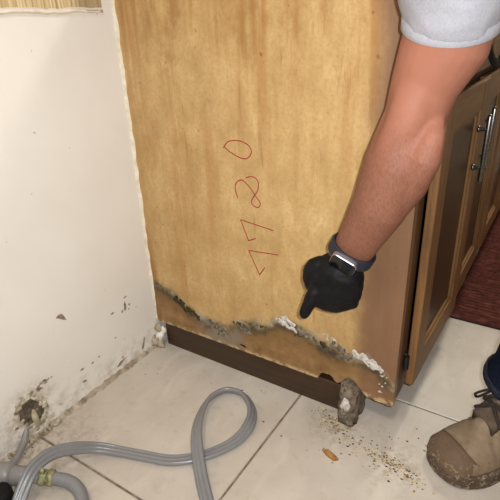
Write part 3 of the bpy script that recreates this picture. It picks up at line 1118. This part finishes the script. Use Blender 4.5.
# broken filler and pipe stub in the wall hole
M['rim'] = simple('broken_plaster', (104, 90, 66), (206, 196, 172), 70, 0.95, 0.8, 0.2)
rr_ = random.Random(5)
geos = []


def bit(c, sx, sy, sz):
    bm = bmesh.new()
    bmesh.ops.create_icosphere(bm, subdivisions=1, radius=1)
    vv = [Vector((c[0] + p.co.x * sx, c[1] + p.co.y * sy, c[2] + p.co.z * sz)) for p in bm.verts]
    ff = [tuple(t.index for t in p.verts) for p in bm.faces]
    bm.free()
    return vv, ff


for k in range(110):
    t = rr_.uniform(0, 2 * math.pi)
    q = rr_.gauss(1.08, 0.12)
    r_ = rr_.uniform(0.0025, 0.006)
    geos.append(bit((-0.0005, -0.362 + math.cos(t) * 0.027 * q - math.sin(t) * 0.006, 0.058 + math.sin(t) * 0.035 * q), r_ * 0.55, r_, r_ * 0.9))
for k in range(36):
    u = rr_.uniform(0, 1)
    geos.append(bit((0.0, -0.375 + u * 0.065, 0.092 + u * 0.018 + rr_.gauss(0, 0.003)), 0.002, rr_.uniform(0.003, 0.006), 0.0035))
for k in range(70):
    geos.append(bit((rr_.uniform(0.0, 0.012), rr_.uniform(-0.43, -0.31), rr_.uniform(0.0, 0.006)), 0.005, rr_.uniform(0.003, 0.008), rr_.uniform(0.003, 0.007)))
remesh('broken_rim', geos, 0.0013, 2, 0.5, M['rim'], wall, lambda c: 0.0009 * mnoise.noise(c * 260))
v, f = tube_geo([(-0.020, -0.356, 0.082), (-0.012, -0.357, 0.068), (-0.006, -0.357, 0.045), (0.000, -0.356, 0.024)], [0.007, 0.0075, 0.0070, 0.006], 12)
tag(mesh_obj('pipe_stub', v, f, M['cream'], None, True), 'short cream pipe stub poking out of the wall hole', 'pipe')

# ------------------------------------------------------------------ debris below the rotten corner
CL = [(0.501, -0.037, 0.028, 46), (0.455, -0.015, 0.022, 18), (0.54, -0.055, 0.03, 24), (0.59, -0.06, 0.03, 40), (0.63, -0.07, 0.028, 70), (0.665, -0.085, 0.022, 34), (0.56, -0.09, 0.08, 26), (0.62, -0.01, 0.05, 12), (0.06, -0.36, 0.08, 20), (0.3, -0.03, 0.15, 12), (0.12, -0.06, 0.09, 8)]


def debris(name, label, mat, share, seed, smin, smax):
    rr = random.Random(seed)
    V, F = [], []
    for (x, y, s, n_) in CL:
        for k in range(int(n_ * share)):
            cx, cy = x + rr.gauss(0, s * 0.6), y + rr.gauss(0, s * 0.4)
            if cx < 0.01 or cy > 0.0 and cx < 0.62:
                cy = -abs(cy) - 0.004
                cx = abs(cx) + 0.01
            r = rr.uniform(smin, smax)
            b = len(V)
            a0 = rr.uniform(0, 6.28)
            el = rr.uniform(0.6, 1.9)
            for q in range(5):
                a = a0 + q * 1.2566
                V.append((cx + math.cos(a) * r * el, cy + math.sin(a) * r, 0.0003))
            for q in range(4):
                a = a0 + q * 1.57
                V.append((cx + math.cos(a) * r * 0.6 * el, cy + math.sin(a) * r * 0.6, r * rr.uniform(0.5, 1.1)))
            F += [(b + 4, b + 3, b + 2, b + 1, b), (b + 5, b + 6, b + 7, b + 8), (b, b + 1, b + 6, b + 5), (b + 1, b + 2, b + 7, b + 6), (b + 2, b + 3, b + 8, b + 7), (b + 3, b + 4, b + 5, b + 8), (b + 4, b, b + 5)]
    return V, F, mat


DB = [debris('wood', '', simple('rot_crumb', (84, 64, 40), (132, 106, 70), 200, 0.95), 0.7, 1, 0.0006, 0.0020),
      debris('dark', '', simple('dark_crumb', (30, 22, 14), (60, 44, 28), 200, 0.95), 0.22, 2, 0.0006, 0.0020),
      debris('pale', '', simple('pale_crumb', (166, 144, 104), (194, 178, 140), 200, 0.95), 0.5, 3, 0.0008, 0.0028)]
gv, gf = merge([(q[0], q[1]) for q in DB])
do = mesh_obj('floor_debris', gv, gf, DB[0][2])
for q in DB[1:]:
    do.data.materials.append(q[2])
k0 = 0
for mi, q in enumerate(DB):
    for k in range(len(q[1])):
        do.data.polygons[k0 + k].material_index = mi
    k0 += len(q[1])
tag(do, 'rotten wood crumbs and dark specks scattered on the floor tiles', 'debris', None, 'stuff')
b = bmesh.new()
sv = [(0.505, -0.108, 0.0004), (0.518, -0.116, 0.0004), (0.534, -0.121, 0.0004), (0.541, -0.114, 0.0004), (0.530, -0.108, 0.0004), (0.516, -0.104, 0.0004)]
sv2 = [(x_, y_, 0.004 + 0.002 * (i % 2)) for i, (x_, y_, z_) in enumerate(sv)]
b.free()
tag(mesh_obj('wood_splinter', sv + sv2, [tuple(range(5, -1, -1)), tuple(range(6, 12))] + [(i, (i + 1) % 6, 6 + (i + 1) % 6, 6 + i) for i in range(6)],
             simple('splinter', (126, 84, 40), (170, 124, 70), 120, 0.9)), 'brown wood splinter lying on the tiles between plinth and boot', 'splinter')

# ------------------------------------------------------------------ person
person = empty('person', (0.95, 0.25, 0.0))
tag(person, 'person in grey T-shirt, jeans, boots and black glove, bending and pointing down', 'person')

ARM = [(470, -110, 50, 0.49), (461, -40, 46, 0.54), (452, 15, 44, 0.578), (445, 44, 43.5, 0.60), (424, 87, 33.5, 0.63), (416, 114, 30.5, 0.648), (408, 138, 32.5, 0.66),
       (396, 166, 32.5, 0.675), (378, 209, 27.5, 0.705), (362, 235, 22.5, 0.735, 0.85), (353, 250, 20.5, 0.755, 0.75), (344, 264, 19, 0.775, 0.7), (339, 274, 17, 0.783, 0.7)]
BULGE = [(438, 117, 7, 0.621, 0.8), (434, 134, 11.5, 0.618, 0.9), (425, 156, 17.5, 0.634, 1.0), (408, 184, 20, 0.670, 1.0), (391, 211, 15, 0.697, 0.9), (375, 233, 8, 0.73, 0.9)]
BICEPS = [(430, 62, 22, 0.60, 0.9), (417, 95, 24, 0.62, 0.9), (405, 126, 21, 0.634, 0.9), (392, 152, 20, 0.654, 0.9), (378, 185, 16, 0.688, 0.9)]
SH_L = at(470, -110, 0.49)
SH_R = Vector((0.64, 0.23, 1.04))
NECK = Vector((0.64, 0.02, 1.07))
HIP = Vector((1.04, 0.32, 0.93))
geos = [view_loft(ARM), view_loft(BULGE), view_loft(BICEPS)]
geos.append(round_tube([SH_L, SH_L + Vector((0.025, 0.05, 0.075)), NECK + Vector((0.05, 0.02, -0.02))], [0.055, 0.058, 0.066], 20))
geos.append(round_tube([NECK + Vector((0.05, 0.02, -0.03)), NECK, NECK + Vector((-0.07, -0.03, 0.035))], [0.07, 0.058, 0.055], 20))
HC = NECK + Vector((-0.13, -0.055, 0.06))
fd = Vector((-0.60, -0.30, -0.74)).normalized()          # where the face looks
hu = Vector((-0.66, -0.28, 0.70))
hu = (hu - fd * hu.dot(fd)).normalized()
hs = fd.cross(hu).normalized()
hr = []
for t, a, b_, o_ in ((-1.0, .1, .1, 0.02), (-0.9, .45, .5, 0.02), (-0.7, .62, .72, 0.012), (-0.4, .74, .88, 0.004), (0, .82, .98, 0), (0.4, .84, 1.0, 0), (0.75, .66, .78, 0), (0.93, .36, .42, 0), (1.0, .08, .08, 0)):
    hr.append(ring(HC + hu * t * 0.12 + fd * o_, hs * a * 0.088, fd * b_ * 0.096, 24))
geos.append(loft_rings(hr))
geos.append(round_tube([HC + fd * 0.088 + hu * 0.012, HC + fd * 0.108 - hu * 0.022], [0.008, 0.014], 10))     # nose
for s in (-1, 1):
    geos.append(round_tube([HC + hs * s * 0.074 + hu * 0.02, HC + hs * s * 0.084 - hu * 0.02], [0.016, 0.011], 10))   # ears
geos.append(round_tube([HC + fd * 0.088 - hu * 0.058 + hs * 0.02, HC + fd * 0.09 - hu * 0.058 - hs * 0.02], 0.007, 8))  # lips
# right arm, hand braced on the worktop
EL_R = Vector((0.80, 0.50, 0.89))
WR_R = Vector((0.945, 0.515, 0.735))
geos.append(round_tube([SH_R, SH_R.lerp(EL_R, 0.5), EL_R, EL_R.lerp(WR_R, 0.35), WR_R], [0.056, 0.05, 0.042, 0.043, 0.028], 18))
HD = Vector((0.28, -0.12, -0.95)).normalized()          # right hand lies on the thigh, fingers down
HS = Vector((0.0, 1.0, -0.12)).normalized()
HN = HD.cross(HS).normalized()
geos.append(loft_rings([ring(WR_R + HD * t, HS * a, HN * b_, 18) for t, a, b_ in ((-0.01, 0.024, 0.02), (0.015, 0.03, 0.019), (0.05, 0.04, 0.016), (0.085, 0.041, 0.013), (0.097, 0.036, 0.010))]))
for k, (ln, dy) in enumerate(((0.066, -0.031), (0.077, -0.0105), (0.072, 0.0105), (0.056, 0.031))):
    a = WR_R + HD * 0.085 + HS * dy
    geos.append(round_tube([a, a + HD * ln * 0.5 + HS * dy * 0.15 - HN * 0.004, a + HD * ln + HS * dy * 0.3], [0.0102, 0.0094, 0.008], 10))
geos.append(round_tube([WR_R + HD * 0.02 - HS * 0.026, WR_R + HD * 0.052 - HS * 0.052, WR_R + HD * 0.082 - HS * 0.060], [0.015, 0.0115, 0.009], 10))
body = remesh('body', geos, 0.0032, 5, 0.5, M['skin'], person)
body['label'] = 'bare forearm and upper arm, light brown skin'
# eyes
for s in (-1, 1):
    e = HC + fd * 0.0735 + hs * s * 0.031 + hu * 0.012
    bm = bmesh.new()
    bmesh.ops.create_uvsphere(bm, u_segments=12, v_segments=8, radius=0.0115)
    for q in bm.verts:
        q.co += e
    me = bpy.data.meshes.new('eye')
    bm.to_mesh(me)
    bm.free()
    ey = link_mesh('eye', me, simple('eye_white', (200, 192, 184), (214, 208, 200), 20, 0.2), person, True)
    iv, if_ = round_tube([e + fd * 0.0075, e + fd * 0.0092], [0.0052, 0.0045], 12)
    ir = mesh_obj('iris', iv, if_, M['hair'], None, True)
    ir.parent = ey
# hair
hr = []
for t, a, b_ in ((0.05, .86, 0.80), (0.35, .93, 0.95), (0.6, .86, 0.95), (0.85, .66, .74), (1.0, .4, .45), (1.08, .08, .08)):
    hr.append(ring(HC + hu * t * 0.12 - fd * 0.022 * (1.05 - t), hs * a * 0.09, fd * b_ * 0.098, 24))
remesh('hair', [loft_rings(hr)], 0.004, 3, 0.5, M['hair'], person, lambda c: 0.003 * mnoise.noise(c * 120))

# T-shirt
SLEEVE = [(478, -125, 84, 0.485), (466, -60, 70, 0.527), (457, -15, 58, 0.556), (453, 11, 49, 0.577), (450.5, 24, 46.5, 0.588)]
geos = [view_loft(SLEEVE, 28, 1.0, False)]
mid = (SH_L + SH_R) / 2 + Vector((0.04, 0.01, 0.075))
tors = []
ax = (HIP - mid).normalized()
sd = (SH_L - SH_R).normalized()
for t, a, b_ in ((-0.16, .06, .05), (-0.08, .15, .085), (0.02, .20, .105), (0.25, .195, .12), (0.5, .18, .115), (0.75, .175, .112), (0.98, .188, .128), (1.10, .19, .13)):
    c = mid.lerp(HIP, t)
    s_ = (sd - ax * sd.dot(ax)).normalized()
    hipside = Vector((0.3, -0.95, 0))
    hipside = (hipside - ax * hipside.dot(ax)).normalized()
    s_ = s_.lerp(hipside, min(max(t, 0), 1)).normalized()
    tors.append(ring(c, s_ * a, ax.cross(s_).normalized() * b_, 28, 0.85))
geos.append(loft_rings(tors))
geos.append(round_tube([SH_L + Vector((0, 0, 0.01)), SH_L.lerp(mid, 0.6)], [0.072, 0.078], 20))
q0, q1 = SH_L + Vector((0.025, 0.05, 0.075)), NECK + Vector((0.05, 0.02, -0.02))
geos.append(round_tube([SH_L, q0, q0.lerp(q1, 0.45)], [0.07, 0.074, 0.078], 20))
geos.append(round_tube([SH_R.lerp(mid, 0.5), SH_R, SH_R.lerp(EL_R, 0.55)], [0.09, 0.074, 0.066], 20))
remesh('t_shirt', geos, 0.005, 4, 0.5, M['shirt'], person,
       lambda c: 0.004 * mnoise.noise(Vector((c.x * 16, c.y * 16, c.z * 34))) + 0.0012 * mnoise.noise(c * 60))
# sleeve hem: a stitched double edge
C = at(450.7, 22.5, 0.5868)
t_ = (at(450.5, 24, 0.588) - at(457, -15, 0.556)).normalized()
vd = (C - CAM).normalized()
a1 = t_.cross(vd).normalized()
a2 = t_.cross(a1).normalized()
hwm = 46.9 * 0.5868 / FPX
rings = [ring(C + t_ * q, a1 * (hwm + e), a2 * (hwm + e), 40) for q, e in ((-0.012, -0.001), (-0.0115, 0.0012), (0.0035, 0.0014), (0.005, 0.0002), (0.005, -0.005))]
v, f = loft_rings(rings, False)
mesh_obj('sleeve_hem', v, f, M['shirt'], person, True)

# jeans
AK_L = Vector((0.803, 0.098, 0.128))
KN_L = Vector((0.865, 0.075, 0.50))
HP_L = Vector((1.00, 0.225, 0.90))
AK_R = Vector((1.13, 0.50, 0.10))
KN_R = Vector((1.05, 0.50, 0.50))
HP_R = Vector((1.06, 0.42, 0.90))
geos = [tube_geo(smooth_pts([AK_L + Vector((0.0, 0.0, 0.005)), AK_L.lerp(KN_L, 0.15), AK_L.lerp(KN_L, 0.5), KN_L, KN_L.lerp(HP_L, 0.5), HP_L], 4),
                 [0.071, 0.070, 0.069, 0.067, 0.066, 0.067, 0.068, 0.07, 0.071, 0.072, 0.073, 0.074, 0.075, 0.077, 0.08, 0.084, 0.088, 0.092, 0.096, 0.10, 0.102], 24),
        tube_geo(smooth_pts([AK_R + Vector((0, 0, 0.02)), AK_R.lerp(KN_R, 0.5), KN_R, KN_R.lerp(HP_R, 0.5), HP_R], 4),
                 [0.07 + 0.032 * k / 16 for k in range(17)], 24),
        round_tube([HP_L + Vector((0.0, 0.03, 0.0)), HP_R + Vector((0.0, -0.03, 0.0))], 0.108, 20),
        round_tube([HP_L.lerp(HP_R, 0.5), HIP + Vector((-0.04, -0.02, 0.0))], [0.118, 0.095], 20)]
remesh('jeans', geos, 0.006, 4, 0.5, M['denim'], person,
       lambda c: 0.004 * mnoise.noise(Vector((c.x * 14, c.y * 14, c.z * 30))) + 0.002 * mnoise.noise(c * 45))
for ak, kn, zo in ((AK_L, KN_L, 0.005), (AK_R, KN_R, 0.02)):
    dv = (kn - ak).normalized()
    o_ = dv.orthogonal().normalized()
    c = ak + Vector((0, 0, zo))
    rings = [ring(c + dv * q, o_ * r_, dv.cross(o_) * r_, 32) for q, r_ in ((-0.004, 0.064), (-0.005, 0.0715), (0.0, 0.0728), (0.011, 0.0724), (0.013, 0.068))]
    v, f = loft_rings(rings, False)
    mesh_obj('jeans_hem', v, f, M['hem'], person, True)
rings = [ring(HIP + ax * q - Vector((0.0, 0, 0)), hipside * r_, ax.cross(hipside).normalized() * (r_ * 0.66), 32) for q, r_ in ((-0.005, 0.178), (0.03, 0.179))]


# boots: foot axis from toe (s = 0) to heel
def boot(toe, direction, ankle, left):
    d = Vector((direction[0], direction[1], 0)).normalized()     # toe -> heel
    s_ = Vector((-d.y, d.x, 0))
    T = Vector((toe[0], toe[1], 0))

    def pt(a, lat, z):
        return T + d * a * 0.9 + s_ * lat + Vector((0, 0, z * 0.97))
    root = []
    # sole
    outl = [(0.0, 0.0), (0.004, 0.022), (0.016, 0.040), (0.04, 0.052), (0.08, 0.056), (0.13, 0.050), (0.18, 0.041), (0.23, 0.040), (0.275, 0.038), (0.298, 0.028), (0.305, 0.0)]
    full = outl + [(a, -b_) for a, b_ in outl[-2:0:-1]]
    full = [(p.x, p.y) for p in smooth_pts([(a, b_, 0) for a, b_ in full + [full[0]]], 3)][:-1]
    rings = []
    for z, k in ((0.0, 0.985), (0.004, 1.0), (0.017, 1.0), (0.0172, 0.985), (0.019, 0.985), (0.0192, 1.0), (0.027, 1.0), (0.029, 0.96)):
        rings.append([pt(0.15 + (a - 0.15) * k, b_ * k, z + (0.006 * max(0, 1 - a / 0.06) if z < 0.001 else 0) + 0.004 * max(0, 1 - a / 0.08)) for a, b_ in full])
    v, f = loft_rings(rings)
    sole = mesh_obj('sole', v, f, M['sole'], person, False)
    # upper
    st = [(0.004, 0.018, 0.040), (0.010, 0.032, 0.052), (0.026, 0.043, 0.064), (0.05, 0.049, 0.071), (0.08, 0.051, 0.077), (0.11, 0.048, 0.090), (0.14, 0.044, 0.105), (0.17, 0.042, 0.120), (0.21, 0.040, 0.13), (0.26, 0.037, 0.12), (0.288, 0.030, 0.10), (0.299, 0.018, 0.07)]

    def upper_ring(a, hw, top, e=0.0):
        r = []
        for k in range(28):
            t = 2 * math.pi * k / 28
            x_, z_ = math.cos(t), math.sin(t)
            zz = 0.030 + (top - 0.030 + e) * (z_ if z_ > 0 else 0) + (z_ * 0.012 if z_ < 0 else 0)
            xx = math.copysign(abs(x_) ** 0.85, x_) * (hw + e) * (1.0 - (0.25 * z_ * z_ if z_ > 0 and a > 0.1 else 0.0))
            r.append(pt(a, xx, zz))
        return r
    geos = [loft_rings([upper_ring(*q) for q in st])]
    an = Vector(ankle)
    geos.append(tube_geo([pt(0.215, 0, 0.05), pt(0.210, 0, 0.09), (pt(0.204, 0, 0.13)), pt(0.200, 0, 0.172)], [0.05, 0.05, 0.049, 0.05], 24))
    geos.append(round_tube([pt(0.10, 0, 0.073), pt(0.14, 0, 0.097), pt(0.175, 0, 0.128), pt(0.190, 0, 0.158)], [0.022, 0.025, 0.026, 0.024], 14))
    # crease rolls across the vamp
    up = remesh('boot_upper', geos, 0.0035, 4, 0.5, M['boot'], person,
                lambda c: 0.0022 * math.sin((c - T).dot(d) * 330 + 3 * mnoise.noise(c * 30)) * max(0.0, 1 - abs((c - T).dot(d) - 0.115) / 0.05) * (1 if c.z > 0.05 else 0) + 0.0006 * mnoise.noise(c * 160))
    # toe cap, a second layer of leather over the toe
    cap = [upper_ring(a - 0.001, hw, top, 0.0028) for a, hw, top in st[:3]]
    cap.append(upper_ring(0.033, 0.045, 0.0662, 0.0028))
    cap.append(upper_ring(0.040, 0.047, 0.0685, 0.0024))
    cap.append(upper_ring(0.0415, 0.0472, 0.0687, -0.003))
    # rounded rear edge of the cap: pull the crown forward
    for rr_ in cap[3:]:
        for k in range(28):
            t = 2 * math.pi * k / 28
            if math.sin(t) >= 0:
                rr_[k] = rr_[k] + d * 0.030 * (1 - math.sin(t)) ** 1.3
            else:
                rr_[k] = rr_[k] + d * 0.030
    v, f = loft_rings(cap)
    tc_ = mesh_obj('toe_cap', v, f, M['toecap'], person, True)
    tg = [[pt(a, lat, z + 0.008 - 9.0 * lat * lat) for lat in (-0.024, -0.016, -0.008, 0, 0.008, 0.016, 0.024)] + [pt(a, lat, z - 0.012 - 6.0 * lat * lat) for lat in (0.024, 0.008, -0.008, -0.024)]
          for a, z in ((0.098, 0.0975), (0.115, 0.1075), (0.135, 0.121), (0.155, 0.138), (0.175, 0.158))]
    v, f = loft_rings(tg)
    mesh_obj('tongue', v, f, M['tongue'], person, True)
    # laces: crossing cords and two rows of eyelet loops
    lg = []
    for k in range(5):
        a = 0.108 + k * 0.0185
        zt = 0.119 + k * 0.0168
        w_ = 0.024
        lg.append(tube_geo(smooth_pts([pt(a, -w_ * 1.2, zt - 0.018), pt(a + 0.004, -w_ * 0.5, zt - 0.002), pt(a + 0.009, 0, zt + 0.005), pt(a + 0.014, w_ * 0.5, zt + 0.006), pt(a + 0.0185, w_ * 1.2, zt - 0.004)], 3), 0.0034, 8))
        lg.append(tube_geo(smooth_pts([pt(a, w_ * 1.2, zt - 0.018), pt(a + 0.004, w_ * 0.5, zt - 0.002), pt(a + 0.009, 0, zt + 0.009), pt(a + 0.014, -w_ * 0.5, zt + 0.007), pt(a + 0.0185, -w_ * 1.2, zt - 0.004)], 3), 0.0034, 8))
    for s in (-1, 1):
        lg.append(tube_geo(smooth_pts([pt(0.15, 0, 0.147), pt(0.135, s * 0.02, 0.142), pt(0.120, s * 0.042, 0.118), pt(0.135, s * 0.048, 0.10), pt(0.150, s * 0.03, 0.128)], 4), 0.0024, 8))
    v, f = merge(lg)
    mesh_obj('laces', v, f, M['lace'], person, True)


boot((0.697, -0.056), (0.62, 0.785), AK_L, True)
boot((0.90, 0.47), (0.99, 0.1), AK_R, False)

# glove: palm, curled fingers, pointing index, tucked thumb
PALM = [(344, 267, 23, 0.773, 0.74), (341, 272, 25, 0.777, 0.74), (337, 280, 27, 0.787, 0.66), (334, 292, 27, 0.795, 0.6), (333.5, 299, 25, 0.80, 0.55)]


def chain(st):
    pts = [at(a, b_, z) for a, b_, r_, z in st]
    sm = smooth_pts(pts, 3)
    R_ = [q.x for q in smooth_pts([Vector((s[2] * s[3] / FPX, 0, 0)) for s in st], 3)]
    return round_tube(sm, R_, 14)


geos = [view_loft(PALM, 28), chain([(328, 257, 4.5, 0.776), (324, 264, 8, 0.782), (328, 274, 10, 0.787)])]
geos.append(chain([(320, 288, 8.0, 0.79), (313.5, 294, 7.2, 0.792), (309, 304, 6.6, 0.798), (304.5, 313.5, 5.6, 0.806)]))                      # index
geos.append(chain([(326, 294, 8.5, 0.790), (327, 301, 7.5, 0.800), (330, 302, 7.0, 0.825), (334, 293, 6.5, 0.84), (335, 283, 6.0, 0.835)]))   # middle
geos.append(chain([(338, 295, 8.5, 0.788), (339, 301.5, 7.5, 0.800), (341, 301, 7.0, 0.825), (343, 292, 6.5, 0.838), (342, 283, 6.0, 0.83)]))    # ring
geos.append(chain([(349, 294, 8.0, 0.788), (351.5, 302, 7.2, 0.798), (352, 300, 6.6, 0.818), (350, 291, 6.0, 0.828), (347, 284, 5.5, 0.823)]))   # little
geos.append(chain([(326, 264, 9.0, 0.782), (315, 267, 9.5, 0.790), (311, 276, 8.6, 0.800), (313, 286, 7.4, 0.812), (319, 293, 6.5, 0.822)]))     # thumb
geos.append(chain([(331, 266, 11, 0.782), (320, 276, 11.5, 0.790), (321, 287, 10, 0.794)]))                                                      # web of the thumb
glove = remesh('glove', geos, 0.0019, 4, 0.5, M['glove'], person, lambda c: 0.0007 * mnoise.noise(c * 90) + 0.0004 * mnoise.noise(c * 220))
glove['label'] = 'black glove on left hand, index finger pointing down'

# watch
wc = at(352, 251.5, 0.757)
ta = (at(344, 264, 0.775) - at(362, 235, 0.735)).normalized()
vd = (wc - CAM).normalized()
wa1 = ta.cross(vd).normalized()
wa2 = ta.cross(wa1).normalized()
if wa2.dot(vd) > 0:
    wa2 = -wa2
watch = []
hw = 22.3 * 0.757 / FPX
rings = []
prof = [(-0.010, -0.001), (-0.010, 0.0018), (-0.008, 0.0026), (0.008, 0.0026), (0.010, 0.0018), (0.010, -0.001)]
v, f = [], []
NB = 48
for k in range(NB):
    t = 2 * math.pi * k / NB
    for u, h in prof:
        v.append(wc + ta * u + wa1 * math.cos(t) * (hw + h) + wa2 * math.sin(t) * (hw * 0.84 + h))
for k in range(NB):
    for j in range(len(prof)):
        a, b_ = k * len(prof) + j, k * len(prof) + (j + 1) % len(prof)
        c, e = ((k + 1) % NB) * len(prof) + j, ((k + 1) % NB) * len(prof) + (j + 1) % len(prof)
        f.append((a, b_, e, c))
mesh_obj('watch_band', v, f, M['band'], person, True)
# case: rounded box tilted towards the hand
tilt = math.radians(24)
nx = wa1 if wa1.dot(RIGHT) > 0 else -wa1
nn = (wa2 * math.cos(tilt) + ta * math.sin(tilt)).normalized()
ny = nn.cross(nx).normalized()
Mx = Matrix((nx, ny, nn)).transposed()
cc = wc + wa2 * (hw * 0.84 + 0.0045) + ta * 0.004 - nx * 0.0015


def oriented(name, hx, hy, hz, bev, mat, off, parent):
    bm = bmesh.new()
    bmesh.ops.create_cube(bm, size=2)
    for q in bm.verts:
        q.co = Vector((q.co.x * hx, q.co.y * hy, q.co.z * hz))
    vert = [e for e in bm.edges if abs(e.verts[0].co.z - e.verts[1].co.z) > hz]
    bmesh.ops.bevel(bm, geom=vert, offset=bev, segments=5, affect='EDGES', profile=0.5)
    bmesh.ops.bevel(bm, geom=[e for e in bm.edges if e.calc_face_angle(0) > 0.9], offset=min(hz, bev) * 0.4, segments=2, affect='EDGES', profile=0.5)
    for q in bm.verts:
        q.co = cc + Mx @ (q.co + Vector((0, 0, off)))
    me = bpy.data.meshes.new(name)
    bm.to_mesh(me)
    bm.free()
    return link_mesh(name, me, mat, parent)


wcase = oriented('watch_case', 0.0205, 0.0165, 0.0046, 0.007, M['watchcase'], 0.0, person)
wg = oriented('watch_glass', 0.0197, 0.0157, 0.0009, 0.0066, M['glass'], 0.0047, None)
wg.parent = wcase
